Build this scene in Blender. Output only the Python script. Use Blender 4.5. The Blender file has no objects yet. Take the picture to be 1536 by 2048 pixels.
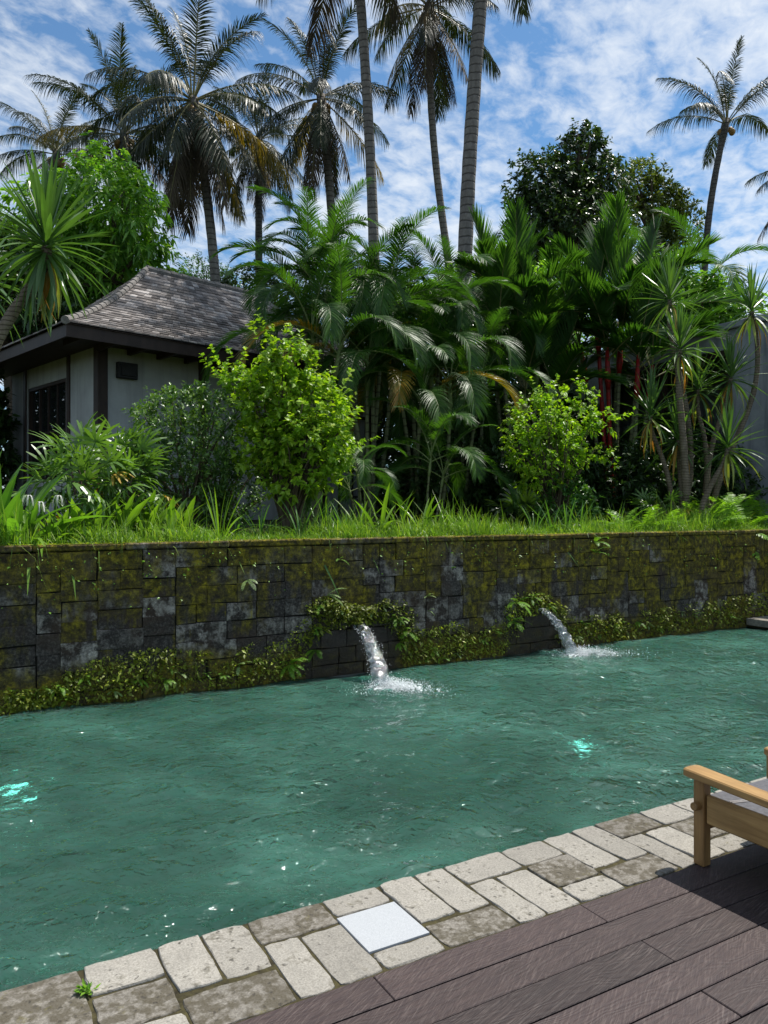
import bpy, math, random
import numpy as np
from mathutils import Vector, Matrix, Euler

R = math.radians
# ------------------------------------------------------------------ camera, sky, sun, exposure
FPX, CAMH, HOR = 1540.0, 1.7, 1018.0
YAW = R(60.13)
FWD = np.array([math.cos(YAW), math.sin(YAW), 0.0])
RGT = np.array([math.sin(YAW), -math.cos(YAW), 0.0])
SUN = Vector((0.50, 0.04, 1.0)).normalized()

scene = bpy.context.scene
cam_d = bpy.data.cameras.new('camera')
cam = bpy.data.objects.new('camera', cam_d)
scene.collection.objects.link(cam)
cam.location = (0, 0, CAMH)
cam.rotation_euler = (R(90), 0, YAW - R(90))
cam_d.sensor_fit = 'VERTICAL'
cam_d.sensor_height = 24.0
cam_d.lens = 24.0 * FPX / 2048.0
cam_d.shift_y = -6.0 / 2048.0
cam_d.clip_start = 0.05
cam_d.clip_end = 2000
scene.camera = cam

w = bpy.data.worlds.new('World')
scene.world = w
w.use_nodes = True
nt = w.node_tree
for n in list(nt.nodes):
    nt.nodes.remove(n)


def nd(tree, typ, **kw):
    n = tree.nodes.new(typ)
    for k, v in kw.items():
        if k.startswith('i_'):
            n.inputs[k[2:].replace('_', ' ')].default_value = v
        else:
            setattr(n, k, v)
    return n


def ramp(tree, fac, stops, interp='LINEAR'):
    n = tree.nodes.new('ShaderNodeValToRGB')
    n.color_ramp.interpolation = interp
    el = n.color_ramp.elements
    while len(el) < len(stops):
        el.new(0.5)
    for e, (p, c) in zip(el, stops):
        e.position = p
        e.color = (c, c, c, 1) if isinstance(c, (int, float)) else (*c, 1)
    tree.links.new(fac, n.inputs[0])
    return n.outputs[0]


def mth(tree, op, a, b=None, c=None, clamp=False):
    n = tree.nodes.new('ShaderNodeMath')
    n.operation = op
    n.use_clamp = clamp
    for i, v in enumerate((a, b, c)):
        if v is None:
            continue
        if isinstance(v, (int, float)):
            n.inputs[i].default_value = v
        else:
            tree.links.new(v, n.inputs[i])
    return n.outputs[0]


def mixc(tree, fac, a, b, blend='MIX'):
    n = tree.nodes.new('ShaderNodeMix')
    n.data_type = 'RGBA'
    n.blend_type = blend
    n.clamp_factor = True
    for sock, v in ((n.inputs[0], fac), (n.inputs[6], a), (n.inputs[7], b)):
        if isinstance(v, (int, float)):
            sock.default_value = v
        elif isinstance(v, (tuple, list)):
            sock.default_value = (*v, 1)
        else:
            tree.links.new(v, sock)
    return n.outputs[2]


def noise(tree, vec, scale, detail=4, rough=0.55, dist=0.0, out=0):
    n = tree.nodes.new('ShaderNodeTexNoise')
    n.inputs['Scale'].default_value = scale
    n.inputs['Detail'].default_value = detail
    n.inputs['Roughness'].default_value = rough
    n.inputs['Distortion'].default_value = dist
    if vec is not None:
        tree.links.new(vec, n.inputs['Vector'])
    return n.outputs[out]


def mapping(tree, vec, scale=(1, 1, 1), rot=(0, 0, 0), loc=(0, 0, 0)):
    n = tree.nodes.new('ShaderNodeMapping')
    n.inputs['Scale'].default_value = scale
    n.inputs['Rotation'].default_value = rot
    n.inputs['Location'].default_value = loc
    tree.links.new(vec, n.inputs['Vector'])
    return n.outputs[0]


def rotscale(tree, vec, rot, scale):
    return mapping(tree, mapping(tree, vec, rot=(0, 0, rot)), scale=scale)


# sky: Nishita with a thin, broken layer of small clouds laid out on a plane overhead
sky = nt.nodes.new('ShaderNodeTexSky')
sky.sky_type = 'NISHITA'
sky.sun_disc = False
sky.sun_elevation = math.asin(SUN.z)
sky.sun_rotation = math.atan2(SUN.x, SUN.y)
sky.altitude = 100
sky.air_density = 1.0
sky.dust_density = 0.4
sky.ozone_density = 2.2
tc = nt.nodes.new('ShaderNodeTexCoord')
sep = nt.nodes.new('ShaderNodeSeparateXYZ')
nt.links.new(tc.outputs['Generated'], sep.inputs[0])
zc = mth(nt, 'MAXIMUM', sep.outputs[2], 0.04)
zc = mth(nt, 'ADD', zc, 0.10)
cx = mth(nt, 'DIVIDE', sep.outputs[0], zc)
cy = mth(nt, 'DIVIDE', sep.outputs[1], zc)
cmb = nt.nodes.new('ShaderNodeCombineXYZ')
nt.links.new(cx, cmb.inputs[0])
nt.links.new(cy, cmb.inputs[1])
pv = rotscale(nt, cmb.outputs[0], R(-28), (1.0, 1.3, 1))
big = noise(nt, pv, 1.1, 3, 0.5)
mid = noise(nt, pv, 4.2, 7, 0.60, 0.25)
fin = noise(nt, pv, 15.0, 6, 0.60, 0.35)
cl = mth(nt, 'MULTIPLY_ADD', mid, 0.52, mth(nt, 'MULTIPLY', fin, 0.48))
cl = mth(nt, 'MULTIPLY_ADD', mth(nt, 'SUBTRACT', big, 0.5), 0.55, cl)
cmask = ramp(nt, cl, [(0.385, 0.05), (0.45, 0.30), (0.53, 0.66), (0.64, 1.0)])
skyc = mixc(nt, 1.0, sky.outputs[0], (0.60, 0.95, 1.12), 'MULTIPLY')
cloudc = mixc(nt, 0.25, (8.3, 8.7, 9.0), sky.outputs[0])
skymix = mixc(nt, mth(nt, 'MULTIPLY', cmask, 0.92), skyc, cloudc)
bg = nt.nodes.new('ShaderNodeBackground')
bg.inputs['Strength'].default_value = 0.10
nt.links.new(skymix, bg.inputs[0])
wo = nt.nodes.new('ShaderNodeOutputWorld')
nt.links.new(bg.outputs[0], wo.inputs[0])

sun_d = bpy.data.lights.new('sun', 'SUN')
sun_d.energy = 5.0
sun_d.angle = R(0.53)
sun_d.color = (1.0, 0.955, 0.88)
sun_o = bpy.data.objects.new('sun', sun_d)
scene.collection.objects.link(sun_o)
sun_o.rotation_euler = SUN.to_track_quat('Z', 'Y').to_euler()
sun_o.location = SUN * 60

vs = scene.view_settings
vs.view_transform = 'Standard'
vs.look = 'None'
vs.gamma = 1.0
vs.use_curve_mapping = False
vs.exposure = 0.30
scene.cycles.max_bounces = 7
scene.cycles.transparent_max_bounces = 12
scene.cycles.caustics_reflective = False
scene.cycles.caustics_refractive = False
scene.cycles.use_denoising = True
scene.cycles.sample_clamp_indirect = 6

# ------------------------------------------------------------------ helpers
rng = np.random.default_rng(7)
random.seed(7)
COL = scene.collection


def xdir(px):
    return FWD + RGT * ((px - 768.0) / FPX)


def gz(y):                                   # garden level
    return float(np.interp(y, [7.6, 8.4, 11, 16, 30], [1.33, 1.36, 1.46, 1.55, 1.6]))


def G(px, Y):                                # ground point in pixel column px on the line y = Y
    d = xdir(px)
    t = Y / d[1]
    return Vector((d[0] * t, Y, gz(Y))), t    # t = depth


def GD(px, depth):
    d = xdir(px) * depth
    return Vector((d[0], d[1], gz(d[1])))


def zp(py, depth):
    return CAMH + (HOR - py) / FPX * depth


def ony(px, py, Y):
    d = xdir(px)
    t = Y / d[1]
    return Vector((d[0] * t, Y, zp(py, t)))


def onz(px, py, z):
    t = (z - CAMH) * FPX / (HOR - py)
    d = xdir(px) * t
    return Vector((d[0], d[1], z))


def link(o):
    COL.objects.link(o)
    return o


def tag(o, label=None, cat=None, group=None, kind=None):
    if label:
        o['label'] = label
    if cat:
        o['category'] = cat
    if group:
        o['group'] = group
    if kind:
        o['kind'] = kind
    return o


def obj(name, me, parent=None, loc=None, rot=None, scale=None):
    o = bpy.data.objects.new(name, me)
    COL.objects.link(o)
    if parent is not None:
        o.parent = parent
    if loc is not None:
        o.location = loc
    if rot is not None:
        o.rotation_euler = rot
    if scale is not None:
        o.scale = (scale,) * 3 if isinstance(scale, (int, float)) else scale
    return o


def thing(name, label, cat, loc=(0, 0, 0), rz=0.0, group=None):
    o = bpy.data.objects.new(name, None)
    COL.objects.link(o)
    o.empty_display_size = 0.2
    o.location = loc
    o.rotation_euler = (0, 0, rz)
    return tag(o, label, cat, group)


def mesh_pd(name, V, F, mat=None, smooth=False):
    me = bpy.data.meshes.new(name)
    me.from_pydata([tuple(map(float, v)) for v in V], [], [tuple(f) for f in F])
    if mat:
        me.materials.append(mat)
    if smooth:
        me.polygons.foreach_set('use_smooth', [True] * len(me.polygons))
    me.update()
    return me


def mesh_np(name, V, F, mat=None, smooth=False):
    """V (n,3), F (m,k) arrays -> mesh, fast"""
    V = np.ascontiguousarray(V, dtype=np.float32).reshape(-1, 3)
    F = np.ascontiguousarray(F, dtype=np.int32)
    m, k = F.shape
    me = bpy.data.meshes.new(name)
    me.vertices.add(len(V))
    me.vertices.foreach_set('co', V.ravel())
    me.loops.add(m * k)
    me.loops.foreach_set('vertex_index', F.ravel())
    me.polygons.add(m)
    me.polygons.foreach_set('loop_start', np.arange(0, m * k, k, dtype=np.int32))
    me.polygons.foreach_set('loop_total', np.full(m, k, dtype=np.int32))
    me.polygons.foreach_set('use_smooth', np.full(m, smooth))
    if mat:
        me.materials.append(mat)
    me.update(calc_edges=True)
    return me


class MB:
    def __init__(self):
        self.V, self.F = [], []

    def add(self, V, F):
        b = len(self.V)
        self.V += [tuple(v) for v in V]
        self.F += [tuple(i + b for i in f) for f in F]

    def box(self, x0, x1, y0, y1, z0, z1, ch=0.0):
        if ch <= 0:
            V = [(x, y, z) for z in (z0, z1) for y in (y0, y1) for x in (x0, x1)]
            F = [(0, 2, 3, 1), (4, 5, 7, 6), (0, 1, 5, 4), (1, 3, 7, 5), (3, 2, 6, 7), (2, 0, 4, 6)]
            self.add(V, F)
            return
        # chamfered box: 24 verts
        V, idx = [], {}
        for sx in (0, 1):
            for sy in (0, 1):
                for sz in (0, 1):
                    p = [(x0, x1)[sx], (y0, y1)[sy], (z0, z1)[sz]]
                    s = [(1, -1)[sx], (1, -1)[sy], (1, -1)[sz]]
                    for a in range(3):
                        q = list(p)
                        for b in range(3):
                            if b != a:
                                q[b] += s[b] * ch
                        idx[(sx, sy, sz, a)] = len(V)
                        V.append(tuple(q))
        F = []
        ring = [(0, 0), (1, 0), (1, 1), (0, 1)]
        for a in range(3):
            o = [b for b in range(3) if b != a]
            for s in (0, 1):
                f = []
                for r0, r1 in ring:
                    k = [0, 0, 0]
                    k[a] = s
                    k[o[0]], k[o[1]] = r0, r1
                    f.append(idx[(*k, a)])
                F.append(f)
        for a in range(3):
            o = [b for b in range(3) if b != a]
            for s0 in (0, 1):
                for s1 in (0, 1):
                    k0, k1 = [0, 0, 0], [0, 0, 0]
                    k1[a] = 1
                    for k in (k0, k1):
                        k[o[0]], k[o[1]] = s0, s1
                    F.append([idx[(*k0, o[0])], idx[(*k1, o[0])], idx[(*k1, o[1])], idx[(*k0, o[1])]])
        for sx in (0, 1):
            for sy in (0, 1):
                for sz in (0, 1):
                    F.append([idx[(sx, sy, sz, a)] for a in range(3)])
        self.add(V, F)

    def tube(self, pts, rad, sides=6, cap=True):
        V, F = tube_arr(pts, rad, sides)
        n = len(pts)
        self.add(V, F)
        if cap:
            b = len(self.V) - n * sides
            self.F.append(tuple(range(b + (n - 1) * sides, b + n * sides)))
            self.F.append(tuple(range(b + sides - 1, b - 1, -1)))

    def mesh(self, name, mat=None, smooth=False, recalc=False):
        me = mesh_pd(name, self.V, self.F, mat, smooth)
        if recalc:
            import bmesh
            bm = bmesh.new()
            bm.from_mesh(me)
            bmesh.ops.recalc_face_normals(bm, faces=bm.faces)
            bm.to_mesh(me)
            bm.free()
        return me


def tube_arr(pts, rad, sides=6):
    P = np.asarray(pts, float)
    n = len(P)
    T = np.gradient(P, axis=0)
    T /= np.linalg.norm(T, axis=1, keepdims=True) + 1e-9
    ref = np.array([0.0, 0, 1]) if abs(T[0][2]) < 0.9 else np.array([1.0, 0, 0])
    A = np.cross(T, ref)
    A /= np.linalg.norm(A, axis=1, keepdims=True) + 1e-9
    B = np.cross(T, A)
    rad = np.broadcast_to(np.asarray(rad, float), (n,))
    th = np.linspace(0, 2 * math.pi, sides, endpoint=False)
    V = P[:, None] + rad[:, None, None] * (np.cos(th)[None, :, None] * A[:, None] + np.sin(th)[None, :, None] * B[:, None])
    F = []
    for i in range(n - 1):
        for j in range(sides):
            k = (j + 1) % sides
            F.append((i * sides + j, i * sides + k, (i + 1) * sides + k, (i + 1) * sides + j))
    return V.reshape(-1, 3), F


def unit(a):
    return a / (np.linalg.norm(a, axis=-1, keepdims=True) + 1e-9)


def leaves_arr(P, D, N, L, W, droop=0.15, fold=0.12, wide=0.42):
    """folded ovate leaves, 5 verts / 4 tris each"""
    P, D, N = np.asarray(P, float), unit(np.asarray(D, float)), np.asarray(N, float)
    n = len(P)
    L = np.broadcast_to(np.asarray(L, float), (n,))[:, None]
    W = np.broadcast_to(np.asarray(W, float), (n,))[:, None]
    S = unit(np.cross(D, N))
    U = unit(np.cross(S, D))
    dn = np.array([0, 0, -1.0])
    mid = P + D * L * wide + dn * L * droop * 0.25
    tip = P + D * L + dn * L * droop
    lf = mid + S * W * 0.5 + U * W * fold
    rt = mid - S * W * 0.5 + U * W * fold
    V = np.stack([P, lf, tip, rt, mid], 1)
    b = (np.arange(n) * 5)[:, None]
    F = np.concatenate([b + np.array([[0, 4, 1]]), b + np.array([[4, 2, 1]]), b + np.array([[0, 3, 4]]), b + np.array([[3, 2, 4]])], 1)
    return V.reshape(-1, 3), F.reshape(-1, 3)


def strips_arr(P, D, Wd, L, W, droop, seg=3, prof=None, droopdir=None):
    """bent tapering strips: P base, D direction, Wd width direction; quads"""
    P, D, Wd = np.asarray(P, float), unit(np.asarray(D, float)), unit(np.asarray(Wd, float))
    n = len(P)
    L = np.broadcast_to(np.asarray(L, float), (n,))[:, None]
    W = np.broadcast_to(np.asarray(W, float), (n,))[:, None]
    droop = np.broadcast_to(np.asarray(droop, float), (n,))[:, None]
    dd = np.array([0, 0, -1.0]) if droopdir is None else droopdir
    if prof is None:
        prof = [0.55] + [1.0 - 0.93 * (i / seg) ** 1.6 for i in range(1, seg + 1)]
    rows = []
    for i in range(seg + 1):
        t = i / seg
        c = P + D * L * t * (1 - 0.25 * np.minimum(droop, 1.2) * t) + dd * L * droop * t * t
        rows.append(c + Wd * W * 0.5 * prof[i])
        rows.append(c - Wd * W * 0.5 * prof[i])
    V = np.stack(rows, 1)
    k = 2 * (seg + 1)
    b = (np.arange(n) * k)[:, None]
    F = np.concatenate([b + np.array([[2 * i, 2 * i + 1, 2 * i + 3, 2 * i + 2]]) for i in range(seg)], 1)
    return V.reshape(-1, 3), F.reshape(-1, 4)


def join(parts):
    Vs, Fs, b = [], [], 0
    for V, F in parts:
        V = np.asarray(V, float).reshape(-1, 3)
        F = np.asarray(F, int)
        Vs.append(V)
        Fs.append(F + b)
        b += len(V)
    return np.concatenate(Vs), np.concatenate(Fs)


def rdirs(n, r=None):
    v = (r or rng).normal(size=(n, 3))
    return unit(v)


# ------------------------------------------------------------------ materials
def newmat(name):
    m = bpy.data.materials.new(name)
    m.use_nodes = True
    t = m.node_tree
    for n in list(t.nodes):
        t.nodes.remove(n)
    out = t.nodes.new('ShaderNodeOutputMaterial')
    return m, t, out


def pos(t):
    return t.nodes.new('ShaderNodeNewGeometry').outputs['Position']


def bump(t, h, strength=0.3, dist=0.02):
    n = t.nodes.new('ShaderNodeBump')
    n.inputs['Strength'].default_value = strength
    n.inputs['Distance'].default_value = dist
    t.links.new(h, n.inputs['Height'])
    return n.outputs[0]


def princ(t, out, col, rough=0.6, normal=None, spec=0.4, metal=0.0):
    p = t.nodes.new('ShaderNodeBsdfPrincipled')
    for sock, v in ((p.inputs['Base Color'], col), (p.inputs['Roughness'], rough)):
        if isinstance(v, (int, float)):
            sock.default_value = v
        elif isinstance(v, (tuple, list)):
            sock.default_value = (*v, 1)
        else:
            t.links.new(v, sock)
    p.inputs['Specular IOR Level'].default_value = spec
    p.inputs['Metallic'].default_value = metal
    if normal is not None:
        t.links.new(normal, p.inputs['Normal'])
    if out is not None:
        t.links.new(p.outputs[0], out.inputs[0])
    return p


def leaf_mat(name, c1, c2, rough=0.38, trans=0.34, tcol=None, spec=0.45, c3=None):
    m, t, out = newmat(name)
    g = t.nodes.new('ShaderNodeNewGeometry')
    oi = t.nodes.new('ShaderNodeObjectInfo')
    f = mth(t, 'ADD', mth(t, 'MULTIPLY', g.outputs['Random Per Island'], 0.65), mth(t, 'MULTIPLY', oi.outputs['Random'], 0.35))
    stops = [(0.1, c1), (0.9, c2)] if c3 is None else [(0.1, c1), (0.72, c2), (0.93, c3)]
    col = ramp(t, f, stops)
    n1 = noise(t, g.outputs['Position'], 3.1, 3)
    col = mixc(t, 1.0, col, ramp(t, n1, [(0.3, 0.72), (0.7, 1.2)]), 'MULTIPLY')
    p = princ(t, None, col, rough, spec=spec)
    tr = t.nodes.new('ShaderNodeBsdfTranslucent')
    tcx = mixc(t, 1.0, col, tcol or (1.9, 2.0, 0.6), 'MULTIPLY')
    t.links.new(tcx, tr.inputs[0])
    mx = t.nodes.new('ShaderNodeMixShader')
    mx.inputs[0].default_value = trans
    t.links.new(p.outputs[0], mx.inputs[1])
    t.links.new(tr.outputs[0], mx.inputs[2])
    t.links.new(mx.outputs[0], out.inputs[0])
    return m


def bark_mat(name, c1, c2, ring=None, rscale=9.0, rough=0.85, bstr=0.5):
    m, t, out = newmat(name)
    tcn = t.nodes.new('ShaderNodeTexCoord')
    p = tcn.outputs['Object']
    n1 = noise(t, mapping(t, p, (6, 6, 2.5)), 2.2, 5, 0.65)
    n2 = noise(t, p, 0.8, 3)
    col = ramp(t, n1, [(0.3, c1), (0.7, c2)])
    col = mixc(t, ramp(t, n2, [(0.45, 0.0), (0.68, 0.5)]), col, tuple(0.55 * (a + b) * 0.6 for a, b in zip(c1, c2)))
    h = n1
    if ring:
        s = t.nodes.new('ShaderNodeSeparateXYZ')
        t.links.new(p, s.inputs[0])
        wob = mth(t, 'MULTIPLY_ADD', noise(t, p, 2.5, 2), 0.10, s.outputs[2])
        fr = mth(t, 'FRACT', mth(t, 'MULTIPLY', wob, rscale))
        rr = ramp(t, fr, [(0.0, 0.0), (0.16, 1.0), (0.85, 1.0), (1.0, 0.0)])
        col = mixc(t, rr, ring, col)
        h = mth(t, 'MULTIPLY_ADD', rr, 0.7, mth(t, 'MULTIPLY', n1, 0.5))
    princ(t, out, col, rough, bump(t, h, bstr, 0.03), 0.25)
    return m


M = {}
M['coconut'] = leaf_mat('coconut_leaf', (0.014, 0.024, 0.010), (0.036, 0.050, 0.017), 0.48, 0.17, spec=0.4)
M['coconut_dead'] = leaf_mat('coconut_dead_leaf', (0.055, 0.042, 0.028), (0.10, 0.078, 0.05), 0.7, 0.15, (1.3, 1.2, 0.8), 0.2)
M['coconut_gold'] = leaf_mat('coconut_old_leaf', (0.135, 0.120, 0.018), (0.255, 0.195, 0.030), 0.45, 0.35, (1.5, 1.3, 0.5))
M['areca'] = leaf_mat('areca_leaf', (0.026, 0.078, 0.013), (0.058, 0.138, 0.020), 0.46, 0.36, spec=0.35)
M['areca_old'] = leaf_mat('areca_yellow_leaf', (0.10, 0.13, 0.016), (0.27, 0.19, 0.022), 0.4, 0.35, (1.4, 1.2, 0.4), c3=(0.34, 0.17, 0.02))
M['lipstick'] = leaf_mat('lipstick_palm_leaf', (0.022, 0.068, 0.013), (0.055, 0.126, 0.018), 0.46, 0.42, spec=0.35)
M['draco'] = leaf_mat('sword_leaf', (0.042, 0.108, 0.030), (0.098, 0.188, 0.045), 0.36, 0.25, spec=0.55)
M['draco_old'] = leaf_mat('sword_leaf_old', (0.330, 0.255, 0.045), (0.510, 0.225, 0.038), 0.5, 0.3, (1.3, 1.1, 0.5))
M['draco_pale'] = leaf_mat('sword_leaf_pale', (0.210, 0.255, 0.045), (0.330, 0.360, 0.090), 0.35, 0.25)
M['lime'] = leaf_mat('lime_shrub_leaf', (0.13, 0.27, 0.020), (0.30, 0.45, 0.030), 0.42, 0.42, (1.45, 1.55, 0.5), c3=(0.50, 0.57, 0.05))
M['lime2'] = leaf_mat('young_lime_leaf', (0.16, 0.31, 0.020), (0.35, 0.49, 0.030), 0.42, 0.45, (1.45, 1.6, 0.5), c3=(0.50, 0.58, 0.06))
M['darkshrub'] = leaf_mat('dark_shrub_leaf', (0.045, 0.112, 0.030), (0.090, 0.180, 0.042), 0.36, 0.22, spec=0.6, c3=(0.180, 0.300, 0.060))
M['mango'] = leaf_mat('glossy_tree_leaf', (0.068, 0.180, 0.024), (0.150, 0.315, 0.036), 0.36, 0.34, spec=0.6, c3=(0.255, 0.420, 0.053))
M['darktree'] = leaf_mat('dark_tree_leaf', (0.027, 0.056, 0.020), (0.056, 0.098, 0.030), 0.32, 0.22, spec=0.5, c3=(0.100, 0.138, 0.037))
M['olivetree'] = leaf_mat('olive_tree_leaf', (0.068, 0.105, 0.024), (0.128, 0.165, 0.039), 0.35, 0.28, c3=(0.195, 0.225, 0.045))
M['midtree'] = leaf_mat('mid_green_leaf', (0.075, 0.180, 0.024), (0.165, 0.330, 0.045), 0.38, 0.36, c3=(0.270, 0.450, 0.045))
M['hedge'] = leaf_mat('shade_shrub_leaf', (0.022, 0.054, 0.014), (0.048, 0.096, 0.022), 0.35, 0.25)
M['rhapis'] = leaf_mat('fan_palm_leaf', (0.053, 0.120, 0.027), (0.120, 0.225, 0.045), 0.36, 0.28, spec=0.55)
M['rhapis_old'] = leaf_mat('fan_palm_leaf_old', (0.300, 0.300, 0.060), (0.570, 0.375, 0.075), 0.4, 0.3, (1.3, 1.2, 0.5))
M['strap'] = leaf_mat('strap_leaf', (0.065, 0.165, 0.022), (0.17, 0.30, 0.035), 0.36, 0.38, (1.6, 1.7, 0.5), c3=(0.30, 0.38, 0.05))
M['strap_dark'] = leaf_mat('strap_leaf_dark', (0.045, 0.128, 0.027), (0.098, 0.210, 0.039), 0.3, 0.3)
M['grass'] = leaf_mat('grass_blade', (0.070, 0.170, 0.020), (0.19, 0.33, 0.035), 0.45, 0.40, (1.5, 1.6, 0.5), c3=(0.36, 0.44, 0.08))
M['fern'] = leaf_mat('fern_frond', (0.121, 0.270, 0.024), (0.257, 0.459, 0.047), 0.42, 0.42, (1.5, 1.6, 0.5))
M['fern_pale'] = leaf_mat('fern_frond_pale', (0.216, 0.324, 0.108), (0.360, 0.480, 0.192), 0.45, 0.35, (1.3, 1.4, 0.8))
M['creeper'] = leaf_mat('wall_creeper_leaf', (0.08, 0.10, 0.010), (0.25, 0.30, 0.022), 0.45, 0.40, (1.5, 1.5, 0.5), c3=(0.50, 0.58, 0.08))
M['bigleaf'] = leaf_mat('broad_leaf', (0.075, 0.195, 0.024), (0.165, 0.345, 0.045), 0.36, 0.36, (1.6, 1.7, 0.5))
M['flower'] = leaf_mat('white_petal', (0.75, 0.75, 0.72), (0.85, 0.85, 0.8), 0.5, 0.3, (1, 1, 1))
M['redflower'] = leaf_mat('red_petal', (0.42, 0.015, 0.02), (0.5, 0.03, 0.03), 0.5, 0.3, (1.2, 0.6, 0.6))
M['palmbark'] = bark_mat('palm_trunk', (0.115, 0.10, 0.088), (0.215, 0.195, 0.172), (0.05, 0.043, 0.038), 5.5)
M['palmbark_dark'] = bark_mat('palm_trunk_dark', (0.055, 0.05, 0.045), (0.13, 0.12, 0.105), (0.03, 0.026, 0.024), 6.5)
M['arecabark'] = bark_mat('areca_cane', (0.10, 0.12, 0.05), (0.19, 0.20, 0.10), (0.05, 0.04, 0.025), 7.0, 0.6, 0.25)
M['sheath'] = bark_mat('areca_sheath', (0.12, 0.17, 0.05), (0.20, 0.24, 0.09), None, 0, 0.5, 0.1)
M['redshaft'] = bark_mat('red_crownshaft', (0.20, 0.008, 0.008), (0.33, 0.018, 0.012), (0.12, 0.02, 0.012), 6.0, 0.45, 0.15)
M['dracobark'] = bark_mat('dracaena_stem', (0.11, 0.085, 0.058), (0.24, 0.195, 0.14), (0.06, 0.045, 0.03), 22.0)
M['bark'] = bark_mat('shrub_bark', (0.06, 0.045, 0.03), (0.15, 0.115, 0.08))
M['coconutfruit'] = bark_mat('coconut_husk', (0.20, 0.11, 0.03), (0.30, 0.18, 0.05), None, 0, 0.5, 0.1)
M['stalk'] = bark_mat('frond_stalk', (0.12, 0.13, 0.05), (0.22, 0.19, 0.08), None, 0, 0.5, 0.1)


# stone of the retaining wall: dark volcanic blocks, lichen, olive moss, damp stain round the spouts
def wall_mat():
    m, t, out = newmat('wall_stone')
    p = pos(t)
    oi = t.nodes.new('ShaderNodeObjectInfo')
    sp = t.nodes.new('ShaderNodeSeparateXYZ')
    t.links.new(p, sp.inputs[0])
    fine = noise(t, p, 42, 6, 0.7)
    med = noise(t, p, 7.5, 6, 0.68)
    patch = noise(t, mapping(t, p, (2.4, 2.4, 1.5)), 1.0, 5, 0.62)
    streak = noise(t, mapping(t, p, (11, 11, 1.2)), 1.0, 5, 0.62)
    base = ramp(t, fine, [(0.32, (0.012, 0.010, 0.008)), (0.52, (0.046, 0.039, 0.033)), (0.72, (0.145, 0.126, 0.108))])
    brown = mixc(t, ramp(t, noise(t, p, 2.3, 4), [(0.45, 0), (0.62, 0.7)]), base, (0.050, 0.032, 0.020))
    # pale lichen bloom, different on each stone
    lic = mth(t, 'MULTIPLY', ramp(t, med, [(0.45, 0.0), (0.58, 1.0)]), ramp(t, oi.outputs['Random'], [(0.45, 0.03), (0.75, 0.5), (1.0, 0.95)]))
    lic = mth(t, 'MULTIPLY', lic, ramp(t, streak, [(0.3, 0.2), (0.65, 1.0)]))
    lic = mth(t, 'MULTIPLY', lic, ramp(t, fine, [(0.30, 0.25), (0.6, 1.0)]))
    col = mixc(t, lic, brown, (0.58, 0.52, 0.44))
    # moss: heavy in the upper half, broken lower down, more to the far end
    zz = mth(t, 'MULTIPLY_ADD', sp.outputs[2], 0.62, -0.26)
    zz = mth(t, 'ADD', zz, mth(t, 'MULTIPLY', mth(t, 'SUBTRACT', sp.outputs[0], 5.0), 0.035))
    mo = mth(t, 'ADD', zz, mth(t, 'MULTIPLY', mth(t, 'SUBTRACT', patch, 0.5), 2.4))
    mo = mth(t, 'ADD', mo, mth(t, 'MULTIPLY', mth(t, 'SUBTRACT', streak, 0.5), 1.0))
    mo = mth(t, 'ADD', mo, mth(t, 'MULTIPLY', mth(t, 'SUBTRACT', oi.outputs['Random'], 0.5), -0.35))
    mo = ramp(t, mo, [(0.02, 0.0), (0.25, 0.75), (0.5, 1.0)])
    base2 = ramp(t, mth(t, 'ADD', mth(t, 'MULTIPLY', sp.outputs[2], -2.4), mth(t, 'MULTIPLY', patch, 1.9)), [(0.20, 0.0), (0.65, 0.95)])
    mo = mth(t, 'MAXIMUM', mo, base2)
    mo = mth(t, 'MULTIPLY', mo, ramp(t, mth(t, 'ADD', mth(t, 'MULTIPLY', fine, 0.5), mth(t, 'MULTIPLY', med, 0.5)), [(0.36, 0.15), (0.54, 1.0)]))
    mcol = ramp(t, noise(t, p, 16, 5, 0.7), [(0.36, (0.026, 0.020, 0.005)), (0.50, (0.120, 0.096, 0.008)), (0.64, (0.32, 0.255, 0.014))])
    mcol = mixc(t, ramp(t, noise(t, p, 3.1, 3), [(0.5, 0.0), (0.7, 0.55)]), mcol, (0.11, 0.075, 0.022))
    col = mixc(t, mo, col, mcol)
    # damp stain below each spout
    wet = None
    for wx, ww in ((3.95, 0.62), (6.62, 0.50)):
        dx = mth(t, 'DIVIDE', mth(t, 'ABSOLUTE', mth(t, 'SUBTRACT', sp.outputs[0], wx)), ww)
        dz = mth(t, 'DIVIDE', mth(t, 'ABSOLUTE', mth(t, 'SUBTRACT', sp.outputs[2], 0.08)), 0.36)
        d = mth(t, 'SUBTRACT', 1.25, mth(t, 'POWER', mth(t, 'ADD', mth(t, 'POWER', dx, 4), mth(t, 'POWER', dz, 4)), 0.25))
        d = mth(t, 'ADD', d, mth(t, 'MULTIPLY', mth(t, 'SUBTRACT', med, 0.5), 0.5))
        d = ramp(t, d, [(0.15, 0.0), (0.35, 1.0)])
        wet = d if wet is None else mth(t, 'MAXIMUM', wet, d)
    col = mixc(t, mth(t, 'MULTIPLY', wet, 0.85), col, mixc(t, fine, (0.010, 0.007, 0.005), (0.040, 0.026, 0.019)))
    h = mth(t, 'MULTIPLY_ADD', med, 0.8, mth(t, 'MULTIPLY', fine, 0.5))
    h = mth(t, 'MULTIPLY_ADD', mo, 0.25, h)
    rough = mixc(t, wet, (0.92, 0.92, 0.92), (0.42, 0.42, 0.42))
    princ(t, out, col, rough, bump(t, h, 0.9, 0.02), 0.3)
    return m


M['wall'] = wall_mat()


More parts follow.
